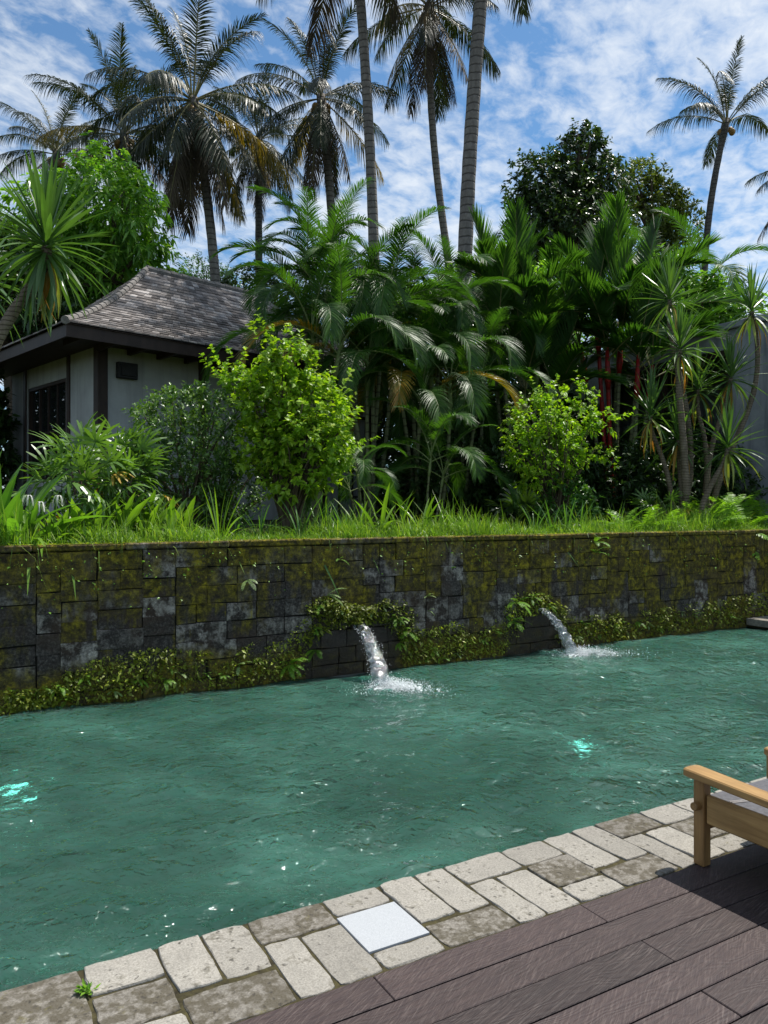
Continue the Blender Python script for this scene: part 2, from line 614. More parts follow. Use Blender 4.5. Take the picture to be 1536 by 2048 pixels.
def simple_noise_mat(name, c1, c2, scale=8, rough=0.85, bs=0.4, bd=0.02, detail=6, spec=0.25, stretch=(1, 1, 1)):
    m, t, out = newmat(name)
    p = mapping(t, pos(t), stretch)
    n1 = noise(t, p, scale, detail, 0.65)
    n2 = noise(t, p, scale * 0.17, 3)
    col = ramp(t, n1, [(0.3, c1), (0.7, c2)])
    col = mixc(t, 1.0, col, ramp(t, n2, [(0.3, 0.75), (0.7, 1.15)]), 'MULTIPLY')
    princ(t, out, col, rough, bump(t, n1, bs, bd), spec)
    return m


M['soil'] = simple_noise_mat('garden_soil', (0.020, 0.022, 0.010), (0.06, 0.075, 0.02), 6, 0.95)
M['joint'] = simple_noise_mat('mossy_joint', (0.020, 0.016, 0.010), (0.075, 0.065, 0.025), 30, 0.95)
M['wallback'] = simple_noise_mat('wall_joint', (0.006, 0.006, 0.005), (0.02, 0.018, 0.012), 20, 0.95)
M['poolwall'] = simple_noise_mat('pool_lining', (0.05, 0.06, 0.05), (0.13, 0.14, 0.12), 4, 0.8)


def coping_mat(name, c1, c2, dark, damt):
    m, t, out = newmat(name)
    p = pos(t)
    oi = t.nodes.new('ShaderNodeObjectInfo')
    off = t.nodes.new('ShaderNodeVectorMath')
    off.operation = 'MULTIPLY_ADD'
    t.links.new(p, off.inputs[0])
    off.inputs[1].default_value = (1, 1, 1)
    cv = t.nodes.new('ShaderNodeCombineXYZ')
    t.links.new(mth(t, 'MULTIPLY', oi.outputs['Random'], 37.0), cv.inputs[0])
    t.links.new(mth(t, 'MULTIPLY', oi.outputs['Random'], 91.0), cv.inputs[2])
    t.links.new(cv.outputs[0], off.inputs[2])
    q = off.outputs[0]
    f = noise(t, q, 120, 4, 0.7)
    g = noise(t, q, 26, 5, 0.65)
    b = noise(t, q, 6.5, 4, 0.6)
    col = ramp(t, f, [(0.3, c1), (0.7, c2)])
    col = mixc(t, 1.0, col, ramp(t, oi.outputs['Random'], [(0, 0.86), (1, 1.1)]), 'MULTIPLY')
    col = mixc(t, 1.0, col, ramp(t, b, [(0.3, 0.84), (0.7, 1.08)]), 'MULTIPLY')
    # dark pits and stains
    vo = t.nodes.new('ShaderNodeTexVoronoi')
    vo.inputs['Scale'].default_value = 34
    t.links.new(mixc(t, 0.06, q, noise(t, q, 15, 3, out=1)), vo.inputs['Vector'])
    pit = ramp(t, vo.outputs['Distance'], [(0.14, 1.0), (0.30, 0.0)])
    pit = mth(t, 'MULTIPLY', pit, ramp(t, mth(t, 'ADD', mth(t, 'MULTIPLY', b, 0.6), mth(t, 'MULTIPLY', g, 0.4)), [(0.47, 0.0), (0.58, 1.0)]))
    stain = ramp(t, mth(t, 'ADD', mth(t, 'MULTIPLY', b, 0.45), mth(t, 'MULTIPLY', g, 0.55)), [(0.585 - damt, 0.0), (0.70 - damt, 0.9)])
    col = mixc(t, mth(t, 'MULTIPLY', stain, ramp(t, f, [(0.3, 0.5), (0.6, 1.0)])), col, dark)
    col = mixc(t, mth(t, 'MULTIPLY', pit, 0.75), col, (0.055, 0.05, 0.042))
    mossy = ramp(t, noise(t, q, 9, 5, 0.7), [(0.66 - damt * 0.35, 0.0), (0.78 - damt * 0.35, 0.7)])
    col = mixc(t, mossy, col, (0.13, 0.115, 0.03))
    h = mth(t, 'SUBTRACT', mth(t, 'MULTIPLY_ADD', g, 0.7, mth(t, 'MULTIPLY', f, 0.35)), mth(t, 'MULTIPLY', pit, 0.5))
    princ(t, out, col, 0.9, bump(t, h, 0.55, 0.012), 0.2)
    return m


M['coping'] = coping_mat('pale_coping_stone', (0.205, 0.190, 0.163), (0.385, 0.362, 0.318), (0.10, 0.09, 0.065), 0.03)
M['coping_dark'] = coping_mat('weathered_coping_stone', (0.13, 0.118, 0.10), (0.30, 0.277, 0.24), (0.060, 0.050, 0.030), 0.16)
M['tile'] = simple_noise_mat('white_cover', (0.46, 0.48, 0.50), (0.56, 0.58, 0.60), 160, 0.6, 0.25, 0.004)
m_, t_, o_ = newmat('white_cover')
n_ = noise(t_, pos(t_), 240, 4, 0.7)
princ(t_, o_, ramp(t_, n_, [(0.3, (0.31, 0.325, 0.34)), (0.7, (0.44, 0.455, 0.47))]), 0.7, bump(t_, n_, 0.3, 0.003), 0.3)
M['tile'] = m_
M['ledge'] = simple_noise_mat('ledge_stone', (0.16, 0.145, 0.12), (0.30, 0.275, 0.23), 25, 0.9)


def deck_mat():
    m, t, out = newmat('deck_timber')
    tcn = t.nodes.new('ShaderNodeTexCoord')
    oi = t.nodes.new('ShaderNodeObjectInfo')
    cv = t.nodes.new('ShaderNodeCombineXYZ')
    t.links.new(mth(t, 'MULTIPLY', oi.outputs['Random'], 53.0), cv.inputs[0])
    t.links.new(mth(t, 'MULTIPLY', oi.outputs['Random'], 17.0), cv.inputs[1])
    va = t.nodes.new('ShaderNodeVectorMath')
    va.operation = 'ADD'
    t.links.new(tcn.outputs['Object'], va.inputs[0])
    t.links.new(cv.outputs[0], va.inputs[1])
    q = va.outputs[0]
    warp = noise(t, mapping(t, q, (1.6, 3.0, 1)), 1.0, 3, 0.5)
    # growth rings: long contour lines of a stretched field, giving cathedrals and knots
    field = mth(t, 'MULTIPLY_ADD', warp, 7.0, mth(t, 'MULTIPLY', noise(t, mapping(t, q, (0.5, 6.0, 1)), 1.0, 2), 6.0))
    ringv = mth(t, 'FRACT', mth(t, 'MULTIPLY', field, 3.0))
    ringl = ramp(t, ringv, [(0.0, 0.2), (0.5, 1.0), (0.9, 0.45), (1.0, 0.2)])
    bent = mixc(t, 0.035, q, noise(t, q, 3.0, 2, out=1))
    fib = noise(t, rotscale(t, bent, R(-9), (5, 120, 1)), 1.0, 4, 0.68)
    # fine brushed grain crossing the boards at a slant
    sca = noise(t, rotscale(t, bent, R(-33), (10, 150, 1)), 1.0, 4, 0.68)
    scb = noise(t, rotscale(t, bent, R(-15), (7, 150, 1)), 1.0, 4, 0.68)
    pick = ramp(t, mth(t, 'ADD', mth(t, 'MULTIPLY', oi.outputs['Random'], 0.5), mth(t, 'MULTIPLY', noise(t, q, 1.1, 2), 0.5)), [(0.42, 0.0), (0.58, 1.0)])
    sc = mth(t, 'ADD', mth(t, 'MULTIPLY', sca, pick), mth(t, 'MULTIPLY', scb, mth(t, 'SUBTRACT', 1.0, pick)))
    wear = noise(t, q, 2.6, 4, 0.6)
    col = ramp(t, fib, [(0.25, (0.022, 0.014, 0.013)), (0.75, (0.068, 0.046, 0.043))])
    col = mixc(t, mth(t, 'MULTIPLY', mth(t, 'SUBTRACT', 1.0, ringl), 0.5), col, (0.030, 0.021, 0.023))
    col = mixc(t, ramp(t, sc, [(0.36, 0.6), (0.48, 0.0)]), col, (0.034, 0.024, 0.026))
    col = mixc(t, 1.0, col, ramp(t, oi.outputs['Random'], [(0, 0.64), (1, 1.3)]), 'MULTIPLY')
    pale = mth(t, 'MULTIPLY', ramp(t, sc, [(0.50, 0.0), (0.66, 1.0)]), ramp(t, wear, [(0.32, 0.08), (0.66, 1.0)]))
    pale = mth(t, 'ADD', pale, mth(t, 'MULTIPLY', ramp(t, fib, [(0.62, 0.0), (0.8, 0.6)]), ramp(t, wear, [(0.35, 0.1), (0.6, 0.6)])), clamp=True)
    col = mixc(t, mth(t, 'MULTIPLY', pale, 0.38), col, (0.22, 0.178, 0.16))
    h = mth(t, 'ADD', mth(t, 'MULTIPLY', fib, 0.5), mth(t, 'ADD', mth(t, 'MULTIPLY', ringl, 0.4), mth(t, 'MULTIPLY', sc, 0.5)))
    princ(t, out, col, ramp(t, fib, [(0.3, 0.5), (0.7, 0.75)]), bump(t, h, 0.4, 0.006), 0.35)
    return m


M['deck'] = deck_mat()


def wood_mat(name, c1, c2, axis_scale=(3, 40, 40), rough=0.45, spec=0.4):
    m, t, out = newmat(name)
    tcn = t.nodes.new('ShaderNodeTexCoord')
    q = mapping(t, tcn.outputs['Object'], axis_scale)
    n1 = noise(t, q, 1.0, 5, 0.6, 0.3)
    n2 = noise(t, tcn.outputs['Object'], 5, 3)
    col = ramp(t, n1, [(0.28, c1), (0.72, c2)])
    col = mixc(t, 1.0, col, ramp(t, n2, [(0.3, 0.85), (0.7, 1.12)]), 'MULTIPLY')
    princ(t, out, col, rough, bump(t, n1, 0.15, 0.004), spec)
    return m


M['teak_y'] = wood_mat('teak_along', (0.22, 0.118, 0.038), (0.42, 0.255, 0.095), (40, 3, 40))
M['teak_z'] = wood_mat('teak_upright', (0.17, 0.085, 0.028), (0.31, 0.175, 0.062), (40, 40, 3))
M['teak_x'] = wood_mat('teak_across', (0.17, 0.088, 0.030), (0.31, 0.18, 0.066), (3, 40, 40))
M['darkwood'] = wood_mat('dark_timber', (0.020, 0.012, 0.009), (0.045, 0.028, 0.021), (8, 8, 3), 0.6, 0.3)
M['cushion'] = simple_noise_mat('grey_cushion', (0.09, 0.09, 0.10), (0.14, 0.14, 0.15), 300, 0.9, 0.2, 0.002)
M['piping'] = simple_noise_mat('pale_piping', (0.30, 0.28, 0.27), (0.38, 0.36, 0.35), 300, 0.9, 0.2, 0.002)


def plaster_mat(name, c1, c2, streak=0.5):
    m, t, out = newmat(name)
    p = pos(t)
    n1 = noise(t, p, 1.3, 6, 0.65)
    st = noise(t, mapping(t, p, (6, 6, 0.5)), 1.0, 5, 0.6)
    f = noise(t, p, 40, 4)
    col = ramp(t, n1, [(0.3, c1), (0.7, c2)])
    col = mixc(t, mth(t, 'MULTIPLY', ramp(t, st, [(0.48, 0.0), (0.72, 1.0)]), streak), col, tuple(a * 0.45 for a in c1))
    princ(t, out, col, 0.9, bump(t, f, 0.25, 0.01), 0.2)
    return m


M['plaster'] = plaster_mat('pale_plaster', (0.30, 0.305, 0.30), (0.42, 0.425, 0.42), 0.4)
M['greywall'] = plaster_mat('grey_render', (0.20, 0.215, 0.24), (0.38, 0.395, 0.42), 0.7)


def shingle_mat():
    m, t, out = newmat('roof_shingle')
    p = pos(t)
    oi = t.nodes.new('ShaderNodeObjectInfo')
    g = t.nodes.new('ShaderNodeNewGeometry')
    f = mth(t, 'FRACT', mth(t, 'ADD', g.outputs['Random Per Island'], oi.outputs['Random']))
    col = ramp(t, f, [(0.0, (0.085, 0.074, 0.068)), (0.5, (0.17, 0.150, 0.139)), (0.85, (0.29, 0.262, 0.245)), (1.0, (0.38, 0.35, 0.33))])
    col = mixc(t, 1.0, col, ramp(t, noise(t, p, 30, 4), [(0.3, 0.7), (0.7, 1.25)]), 'MULTIPLY')
    col = mixc(t, ramp(t, noise(t, p, 1.1, 4), [(0.5, 0.0), (0.75, 0.45)]), col, (0.05, 0.045, 0.038))
    princ(t, out, col, 0.85, bump(t, noise(t, p, 60, 3), 0.4, 0.01), 0.25)
    return m


M['shingle'] = shingle_mat()
M['ridgecap'] = simple_noise_mat('ridge_cap', (0.13, 0.12, 0.11), (0.26, 0.24, 0.22), 22, 0.85)
M['roofdeck'] = simple_noise_mat('roof_underlay', (0.02, 0.016, 0.013), (0.04, 0.03, 0.025), 10, 0.9)


def glass_dark():
    m, t, out = newmat('window_glass')
    p = princ(t, out, (0.012, 0.014, 0.014), 0.04, spec=0.9)
    p.inputs['Coat Weight'].default_value = 0.6
    return m


M['glass'] = glass_dark()
M['curtain'] = simple_noise_mat('white_curtain', (0.30, 0.31, 0.32), (0.42, 0.43, 0.44), 60, 0.9, 0.2, 0.01, stretch=(12, 12, 0.4))
M['blackbox'] = simple_noise_mat('black_metal', (0.012, 0.012, 0.012), (0.025, 0.025, 0.025), 40, 0.5)


def water_mat():
    m, t, out = newmat('pool_water')
    p = pos(t)
    # fine ripples riding on the modelled waves
    r1 = noise(t, p, 8.5, 3, 0.5, 0.35)
    r2 = noise(t, p, 23.0, 2, 0.5, 0.3)
    gust = ramp(t, noise(t, p, 0.8, 3), [(0.3, 0.35), (0.7, 1.0)])
    h = mth(t, 'MULTIPLY', mth(t, 'MULTIPLY_ADD', r2, 0.28, r1), gust)
    nb = bump(t, h, 1.0, 0.085)
    nsoft = bump(t, h, 0.30, 0.060)
    fr = t.nodes.new('ShaderNodeFresnel')
    fr.inputs['IOR'].default_value = 1.34
    t.links.new(nb, fr.inputs['Normal'])
    gl = t.nodes.new('ShaderNodeBsdfGlossy')
    gl.inputs['Roughness'].default_value = 0.05
    gl.inputs['Color'].default_value = (1, 1, 1, 1)
    t.links.new(nb, gl.inputs['Normal'])
    # milky body of the water (suspended minerals), caustic light and dark floor patches painted into its tone, and the clear share that shows the floor
    cloud = noise(t, p, 0.85, 5, 0.6, 0.9)
    body = ramp(t, cloud, [(0.28, (0.018, 0.052, 0.039)), (0.42, (0.024, 0.070, 0.052)), (0.55, (0.030, 0.084, 0.063)), (0.74, (0.052, 0.140, 0.108))])
    di = t.nodes.new('ShaderNodeSubsurfaceScattering')      # light wandering through cloudy water
    t.links.new(body, di.inputs[0])
    di.inputs['Scale'].default_value = 1.0
    di.inputs['Radius'].default_value = (0.20, 0.62, 0.52)
    di.inputs['IOR'].default_value = 1.33
    inner = t.nodes.new('ShaderNodeMixShader')
    inner.inputs[0].default_value = 0.22
    rf = t.nodes.new('ShaderNodeBsdfRefraction')
    rf.inputs['IOR'].default_value = 1.33
    rf.inputs['Roughness'].default_value = 0.0
    rf.inputs['Color'].default_value = (0.30, 0.85, 0.72, 1)
    t.links.new(nsoft, rf.inputs['Normal'])
    t.links.new(di.outputs[0], inner.inputs[1])
    t.links.new(rf.outputs[0], inner.inputs[2])
    mx = t.nodes.new('ShaderNodeMixShader')
    t.links.new(fr.outputs[0], mx.inputs[0])
    t.links.new(inner.outputs[0], mx.inputs[1])
    t.links.new(gl.outputs[0], mx.inputs[2])
    t.links.new(mx.outputs[0], out.inputs[0])
    return m


M['water'] = water_mat()


def floor_mat():
    m, t, out = newmat('pool_floor_stone')
    p = pos(t)
    n1 = noise(t, p, 0.9, 5, 0.6, 0.8)
    n2 = noise(t, p, 3.5, 4, 0.6, 0.5)
    col = ramp(t, n1, [(0.30, (0.03, 0.045, 0.04)), (0.48, (0.25, 0.32, 0.28)), (0.75, (0.46, 0.52, 0.46))])
    col = mixc(t, 1.0, col, ramp(t, n2, [(0.3, 0.5), (0.7, 1.2)]), 'MULTIPLY')
    princ(t, out, col, 0.9, None, 0.1)
    return m


M['poolfloor'] = floor_mat()


def lamp_mat():
    m, t, out = newmat('pool_lamp_lens')
    e = t.nodes.new('ShaderNodeEmission')
    e.inputs[0].default_value = (0.55, 1.0, 0.95, 1)
    e.inputs[1].default_value = 8.0
    t.links.new(e.outputs[0], out.inputs[0])
    return m


M['poollamp'] = lamp_mat()
M['steel'] = simple_noise_mat('steel_rim', (0.4, 0.4, 0.4), (0.55, 0.55, 0.55), 60, 0.35, 0.1)


def jet_mat():
    m, t, out = newmat('falling_water')
    tcn = t.nodes.new('ShaderNodeTexCoord')
    p = tcn.outputs['Object']
    n1 = noise(t, mapping(t, p, (14, 14, 26)), 1.0, 3, 0.55, 0.8)
    n2 = noise(t, mapping(t, p, (34, 34, 7)), 1.0, 3, 0.55, 0.5)
    f = mth(t, 'ADD', mth(t, 'MULTIPLY', n1, 0.65), mth(t, 'MULTIPLY', n2, 0.35))
    nb = bump(t, f, 1.0, 0.05)
    gla = t.nodes.new('ShaderNodeBsdfGlossy')
    gla.inputs['Roughness'].default_value = 0.08
    t.links.new(nb, gla.inputs['Normal'])
    tr = t.nodes.new('ShaderNodeBsdfTransparent')
    tr.inputs[0].default_value = (0.72, 0.78, 0.80, 1)
    df = t.nodes.new('ShaderNodeBsdfDiffuse')
    df.inputs[0].default_value = (0.80, 0.83, 0.85, 1)
    t.links.new(nb, df.inputs['Normal'])
    tl = t.nodes.new('ShaderNodeBsdfTranslucent')
    tl.inputs[0].default_value = (0.75, 0.8, 0.84, 1)
    foam = t.nodes.new('ShaderNodeMixShader')
    foam.inputs[0].default_value = 0.5
    t.links.new(df.outputs[0], foam.inputs[1])
    t.links.new(tl.outputs[0], foam.inputs[2])
    a = t.nodes.new('ShaderNodeMixShader')
    lw = t.nodes.new('ShaderNodeLayerWeight')
    lw.inputs[0].default_value = 0.35
    t.links.new(nb, lw.inputs['Normal'])
    t.links.new(mth(t, 'MULTIPLY_ADD', lw.outputs['Facing'], 0.55, 0.12), a.inputs[0])
    t.links.new(tr.outputs[0], a.inputs[1])
    t.links.new(gla.outputs[0], a.inputs[2])
    b = t.nodes.new('ShaderNodeMixShader')
    t.links.new(ramp(t, f, [(0.50, 0.0), (0.58, 0.18), (0.66, 0.8)]), b.inputs[0])
    t.links.new(a.outputs[0], b.inputs[1])
    t.links.new(foam.outputs[0], b.inputs[2])
    t.links.new(b.outputs[0], out.inputs[0])
    return m


M['jet'] = jet_mat()
m_, t_, o_ = newmat('white_foam')
pf = princ(t_, o_, (0.86, 0.89, 0.90), 0.5, None, 0.5)
M['foam'] = m_

# ------------------------------------------------------------------ the setting
WZ = -0.12            # water level
WY = 7.60             # face of the retaining wall
PX0, PX1 = -5.0, 10.85
PY0 = 3.03

# garden terrace: one sheet out to the horizon
ys = [7.78, 8.4, 9.5, 11, 13, 16, 22, 30, 60, 150, 500]
xs = [-500, -150, -60, -30, -15, -8, -3, 0, 3, 6, 9, 12, 15, 20, 35, 70, 160, 500]
V = [(x, y, gz(y) + 0.03 * math.sin(x * 1.3 + y * .7) * (1 if y > 7.8 else 0)) for y in ys for x in xs]
F = [(j * len(xs) + i, j * len(xs) + i + 1, (j + 1) * len(xs) + i + 1, (j + 1) * len(xs) + i) for j in range(len(ys) - 1) for i in range(len(xs) - 1)]
tag(obj('garden_ground', mesh_pd('garden_ground', V, F, M['soil'], True)), kind='structure')

# lower ground under deck and coping, on the camera's side
mb = MB()
mb.box(-60, 60, -60, PY0 - 0.10, -1.5, -0.16)
mb.box(PX1 + 0.1, 60, PY0 - 0.10, 7.7, -1.5, -0.16)
tag(obj('terrace_ground', mb.mesh('terrace_ground', M['joint'])), kind='structure')

# pool basin: floor and lining
mb = MB()
mb.box(PX0, PX1 + .1, PY0 - 0.1, WY + 0.02, -1.60, -1.45)
tag(obj('pool_floor', mb.mesh('pool_floor', M['poolfloor'])), kind='structure')
mb = MB()
mb.box(PX0, PX1, PY0 - 0.098, PY0, -1.45, -0.125)
mb.box(PX1, PX1 + 0.098, PY0 - .098, WY, -1.45, -0.125)
mb.box(PX0 - 0.1, PX0, PY0 - 0.098, WY, -1.45, -0.05)
mb.box(PX0, PX1, WY - 0.03, WY + 0.10, -1.45, -0.135)
tag(obj('pool_lining', mb.mesh('pool_lining', M['poolwall'])), kind='structure')

# water: modelled waves, denser near the camera
JET = [(ony(716, 1249, WY - 0.02), onz(768, 1372, WZ)), (ony(1078, 1219, WY - 0.02), onz(1148, 1308, WZ))]
nx, ny = 460, 190
X = np.linspace(PX0 + .002, PX1 - .002, nx)
Y = np.linspace(PY0 + 0.002, WY - 0.032, ny)
gx, gy = np.meshgrid(X, Y)
hz = np.zeros_like(gx)
wr = np.random.default_rng(3)
for k in range(46):
    lam = 0.14 * (1.115 ** k if k < 23 else 1.09 ** (k - 22) * 1.3)
    th = wr.normal(1.75, 0.75)
    a = 0.0046 * lam ** 0.75
    kx, ky = math.cos(th) * 2 * math.pi / lam, math.sin(th) * 2 * math.pi / lam
    hz += a * np.sin(kx * gx + ky * gy + wr.uniform(0, 6.28)) * (0.6 + 0.4 * np.sin(gx * wr.uniform(.2, .8) + gy * wr.uniform(.2, .8) + k))
for s0, e0 in JET:
    r = np.hypot(gx - e0.x, gy - e0.y)
    hz += 0.008 * np.sin(r * 34) * np.exp(-r * 1.5) + 0.008 * np.exp(-(r / 0.3) ** 2) * wr.normal(size=r.shape)
Vw = np.stack([gx, gy, WZ + hz], -1).reshape(-1, 3)
ii = np.arange(nx * ny).reshape(ny, nx)
Fw = np.stack([ii[:-1, :-1], ii[:-1, 1:], ii[1:, 1:], ii[1:, :-1]], -1).reshape(-1, 4)
# close the body of water below the surface so that light can wander in it
zb = -1.447
ring = np.concatenate([ii[0, :], ii[1:, -1], ii[-1, -2::-1], ii[-2:0:-1, 0]])
Vb = Vw[ring].copy()
Vb[:, 2] = zb
nb_ = len(Vw)
k_ = np.arange(len(ring))
Fs = np.stack([ring, nb_ + k_, nb_ + (k_ + 1) % len(ring), np.roll(ring, -1)], -1)
Vc = np.array([[X[0], Y[0], zb], [X[-1], Y[0], zb], [X[-1], Y[-1], zb], [X[0], Y[-1], zb]])
nc_ = nb_ + len(ring)
Fb = np.array([[nc_ + 3, nc_ + 2, nc_ + 1, nc_]])
wme = mesh_np('pool_water', np.concatenate([Vw, Vb, Vc]), np.concatenate([Fw, Fs, Fb]), M['water'], True)
sm = np.ones(len(wme.polygons), bool)
sm[len(Fw):] = False
wme.polygons.foreach_set('use_smooth', sm)
tag(obj('pool_water', wme), kind='structure')

# underwater lamps on the floor: each a rim and a lens
for i, (px, py, lab) in enumerate([(1166, 1490, 'round lit lamp under the water out in front of the waterspouts'),
                                   (44, 1585, 'round lit lamp under the water off the barer stretch of wall')]):
    sfc = onz(px, py, WZ)                       # where the line of sight meets the water, then bent down to the floor
    di_ = (sfc - Vector((0, 0, CAMH))).normalized()
    ci = -di_.z
    ct = math.sqrt(1 - (1 - ci * ci) / 1.33 ** 2)
    rf_ = di_ / 1.33 + Vector((0, 0, ci / 1.33 - ct))
    q = sfc + rf_ * ((-1.45 - WZ) / rf_.z)
    lt = thing('pool_lamp', lab, 'pool lamp', q, 0, 'lamps under the water')
    mb = MB()
    th = np.linspace(0, 2 * math.pi, 20, endpoint=False)
    V = [(rr * math.cos(a), rr * math.sin(a), z) for rr, z in ((0.13, 0.0), (0.12, 0.03), (0.10, 0.035)) for a in th]
    F = [(k * 20 + j, k * 20 + (j + 1) % 20, (k + 1) * 20 + (j + 1) % 20, (k + 1) * 20 + j) for k in range(2) for j in range(20)]
    mb.add(V, F)
    obj('rim', mb.mesh('lamp_rim', M['steel']), lt)
    V = [(0.10 * math.cos(a), 0.10 * math.sin(a), 0.034) for a in th] + [(0, 0, 0.05)]
    obj('lens', mesh_pd('lamp_lens', V, [(j, (j + 1) % 20, 20) for j in range(20)], M['poollamp']), lt)

# ------------------------------------------------------------------ deck and coping
deck = tag(bpy.data.objects.new('timber_deck', None), kind='structure')
link(deck)
rows_y = [2.452 - 0.163 * i for i in range(25)]
jr = random.Random(5)
for i, y1 in enumerate(rows_y):
    y0 = y1 - 0.157
    if i % 2 == 0:
        cuts = [-2.4, -0.1 + jr.uniform(-.1, .1), 1.36 if i == 0 else 0.9 + jr.uniform(-.3, .3), 2.36 + jr.uniform(-.04, .04), 4.5, 6.6, 8.6]
    else:
        cuts = [-2.4, 0.4 + jr.uniform(-.3, .3), 3.4 + jr.uniform(-.4, .4) if i > 2 else 4.1, 5.8, 8.6]
    for a, b in zip(cuts[:-1], cuts[1:]):
        mb = MB()
        dz = jr.uniform(-.0015, .0015)
        mb.box(-(b - a) / 2 + .0015, (b - a) / 2 - .0015, -0.0785, 0.0785, -0.03, 0.0 + dz, 0.003)
        obj('plank', mb.mesh('plank', M['deck'], recalc=True), deck, ((a + b) / 2, (y0 + y1) / 2, 0), (0, 0, math.pi * jr.randint(0, 1)))
mb = MB()
for x in np.arange(-2.2, 8.6, 0.6):
    mb.box(x, x + 0.05, -1.6, 2.44, -0.155, -0.031)
obj('joist', mb.mesh('joist', M['darkwood']), deck)

pave = tag(bpy.data.objects.new('pool_coping', None), kind='structure')
link(pave)


def slab(x0, x1, y0, y1, mat, parent, zt=0.0, rr=random.Random(11), th=0.11, name='paving_stone', edge_noise=0.0032):
    """one irregular stone: outline wobbles, top edge worn"""
    g = 0.0042
    x0, x1, y0, y1 = x0 + g, x1 - g, y0 + g, y1 - g
    n = 5
    ring = []
    for (ax, ay), (bx, by) in (((x0, y0), (x1, y0)), ((x1, y0), (x1, y1)), ((x1, y1), (x0, y1)), ((x0, y1), (x0, y0))):
        for k in range(n):
            t = k / n
            x, y = ax + (bx - ax) * t, ay + (by - ay) * t
            if k == 0:                      # rounded corner
                cx, cy = (x0 + x1) / 2, (y0 + y1) / 2
                x += (0.006 if x < cx else -0.006) * rr.uniform(.2, 1.5)
                y += (0.006 if y < cy else -0.006) * rr.uniform(.2, 1.5)
            ring.append((x + rr.uniform(-1, 1) * edge_noise, y + rr.uniform(-1, 1) * edge_noise))
    cx, cy = (x0 + x1) / 2, (y0 + y1) / 2
    N = len(ring)
    V, F = [], []
    for ins, z in ((0, zt - th), (0, zt - 0.007), (0.002, zt - 0.002), (0.006, zt)):
        for x, y in ring:
            dx, dy = x - cx, y - cy
            L = math.hypot(dx, dy)
            zz = z + (rr.uniform(-.0025, .0015) if z > zt - .01 else 0)
            V.append((x - dx / L * ins - cx, y - dy / L * ins - cy, zz))
    for k in range(3):
        for j in range(N):
            F.append((k * N + j, k * N + (j + 1) % N, (k + 1) * N + (j + 1) % N, (k + 1) * N + j))
    V.append((0, 0, zt + rr.uniform(-.002, .002)))
    for j in range(N):
        F.append((3 * N + j, 3 * N + (j + 1) % N, 4 * N))
    return obj(name, mesh_pd(name, V, F, mat, False), parent, (cx, cy, 0), (R(rr.uniform(-.3, .3)), R(rr.uniform(-.3, .3)), 0))


cs = random.Random(21)
XA = 0.447
for k in range(-4, 7):
    o = XA + 0.978 * k
    la, lb, lc = (0.272 + cs.uniform(-.012, .012)), (0.368 + cs.uniform(-.01, .01)), 0
    a0, a1, a2, a3 = o, o + la, o + la + lb, o + 0.978
    P = M['coping']
    D = M['coping_dark']
    w1 = 2.85 + cs.uniform(-.02, .02)
    jt = lambda: cs.uniform(-.0035, .0035)
    if k == -1:      # left of the frame's first joint: one big dark stone
        slab(a0, a2, 2.83, PY0 + .01, D, pave, jt(), cs)
        slab(a0, a1, 2.46, 2.82, P, pave, jt(), cs)
        slab(a1, a2, 2.46, 2.82, P, pave, jt(), cs)
        slab(a2, a3 - .004, 2.68, PY0 + .01, D, pave, jt(), cs)
        slab(a2, a3 - .012, 2.46, 2.67, P, pave, jt(), cs)
        continue
    # module A: stretcher on the pool side; square or cover plate; small stone by the deck
    slab(a0, a1, w1 + (.03 if k == 1 else 0), PY0 + .01, P, pave, jt(), cs)
    if k == 1:
        slab(a0, a1, 2.46, 2.585, P, pave, jt(), cs)
        TILE = (a0 - .004, a1 - .006, 2.588, 2.868)
    else:
        slab(a0, a1, 2.61, w1 - .005, D, pave, jt(), cs)
        slab(a0, a1, 2.46, 2.605, P, pave, jt(), cs)
    # module B: two headers on the pool side, weathered stretcher by the deck
    mid = (a1 + a2) / 2 + cs.uniform(-.012, .012)
    w2 = 2.69 + cs.uniform(-.03, .02)
    slab(a1, mid, w2, PY0 + .01, P, pave, jt(), cs)
    slab(mid, a2, w2 - cs.uniform(0, .02), PY0 + .01, P, pave, jt(), cs)
    slab(a1, a2, 2.46, w2 - .022, D, pave, jt(), cs)
    # module C: stretcher on the pool side, two headers by the deck
    w3 = 2.835 + cs.uniform(-.02, .02)
    slab(a2, a3, w3, PY0 + .01, P if k % 2 else D, pave, jt(), cs)
    mid = (a2 + a3) / 2 - .02
    slab(a2, mid, 2.46, w3 - .003, P, pave, jt(), cs)
    slab(mid, a3, 2.46, w3 - .003 - cs.uniform(0, .012), P, pave, jt(), cs)
mb = MB()
mb.box(-5, 9, 2.455, PY0 + .002, -0.16, -0.008)
obj('joint_bed', mb.mesh('joint_bed', M['joint']), pave)
# far end of the pool: stone ledge meeting the wall
for k in range(6):
    y1 = 7.56 - k * 0.78
    slab(PX1 - 0.05, PX1 + 0.62, y1 - 0.78, y1, M['ledge'], pave, 0.01, cs, th=0.10)
    slab(PX1 + 0.62, PX1 + 1.3, y1 - 0.78, y1, M['ledge'], pave, 0.01, cs, th=0.10)
mb = MB()
mb.box(PX1, PX1 + 1.4, PY0 - 0.1, 7.57, -0.20, -0.092)
obj('ledge_bed', mb.mesh('ledge_bed', M['joint']), pave)

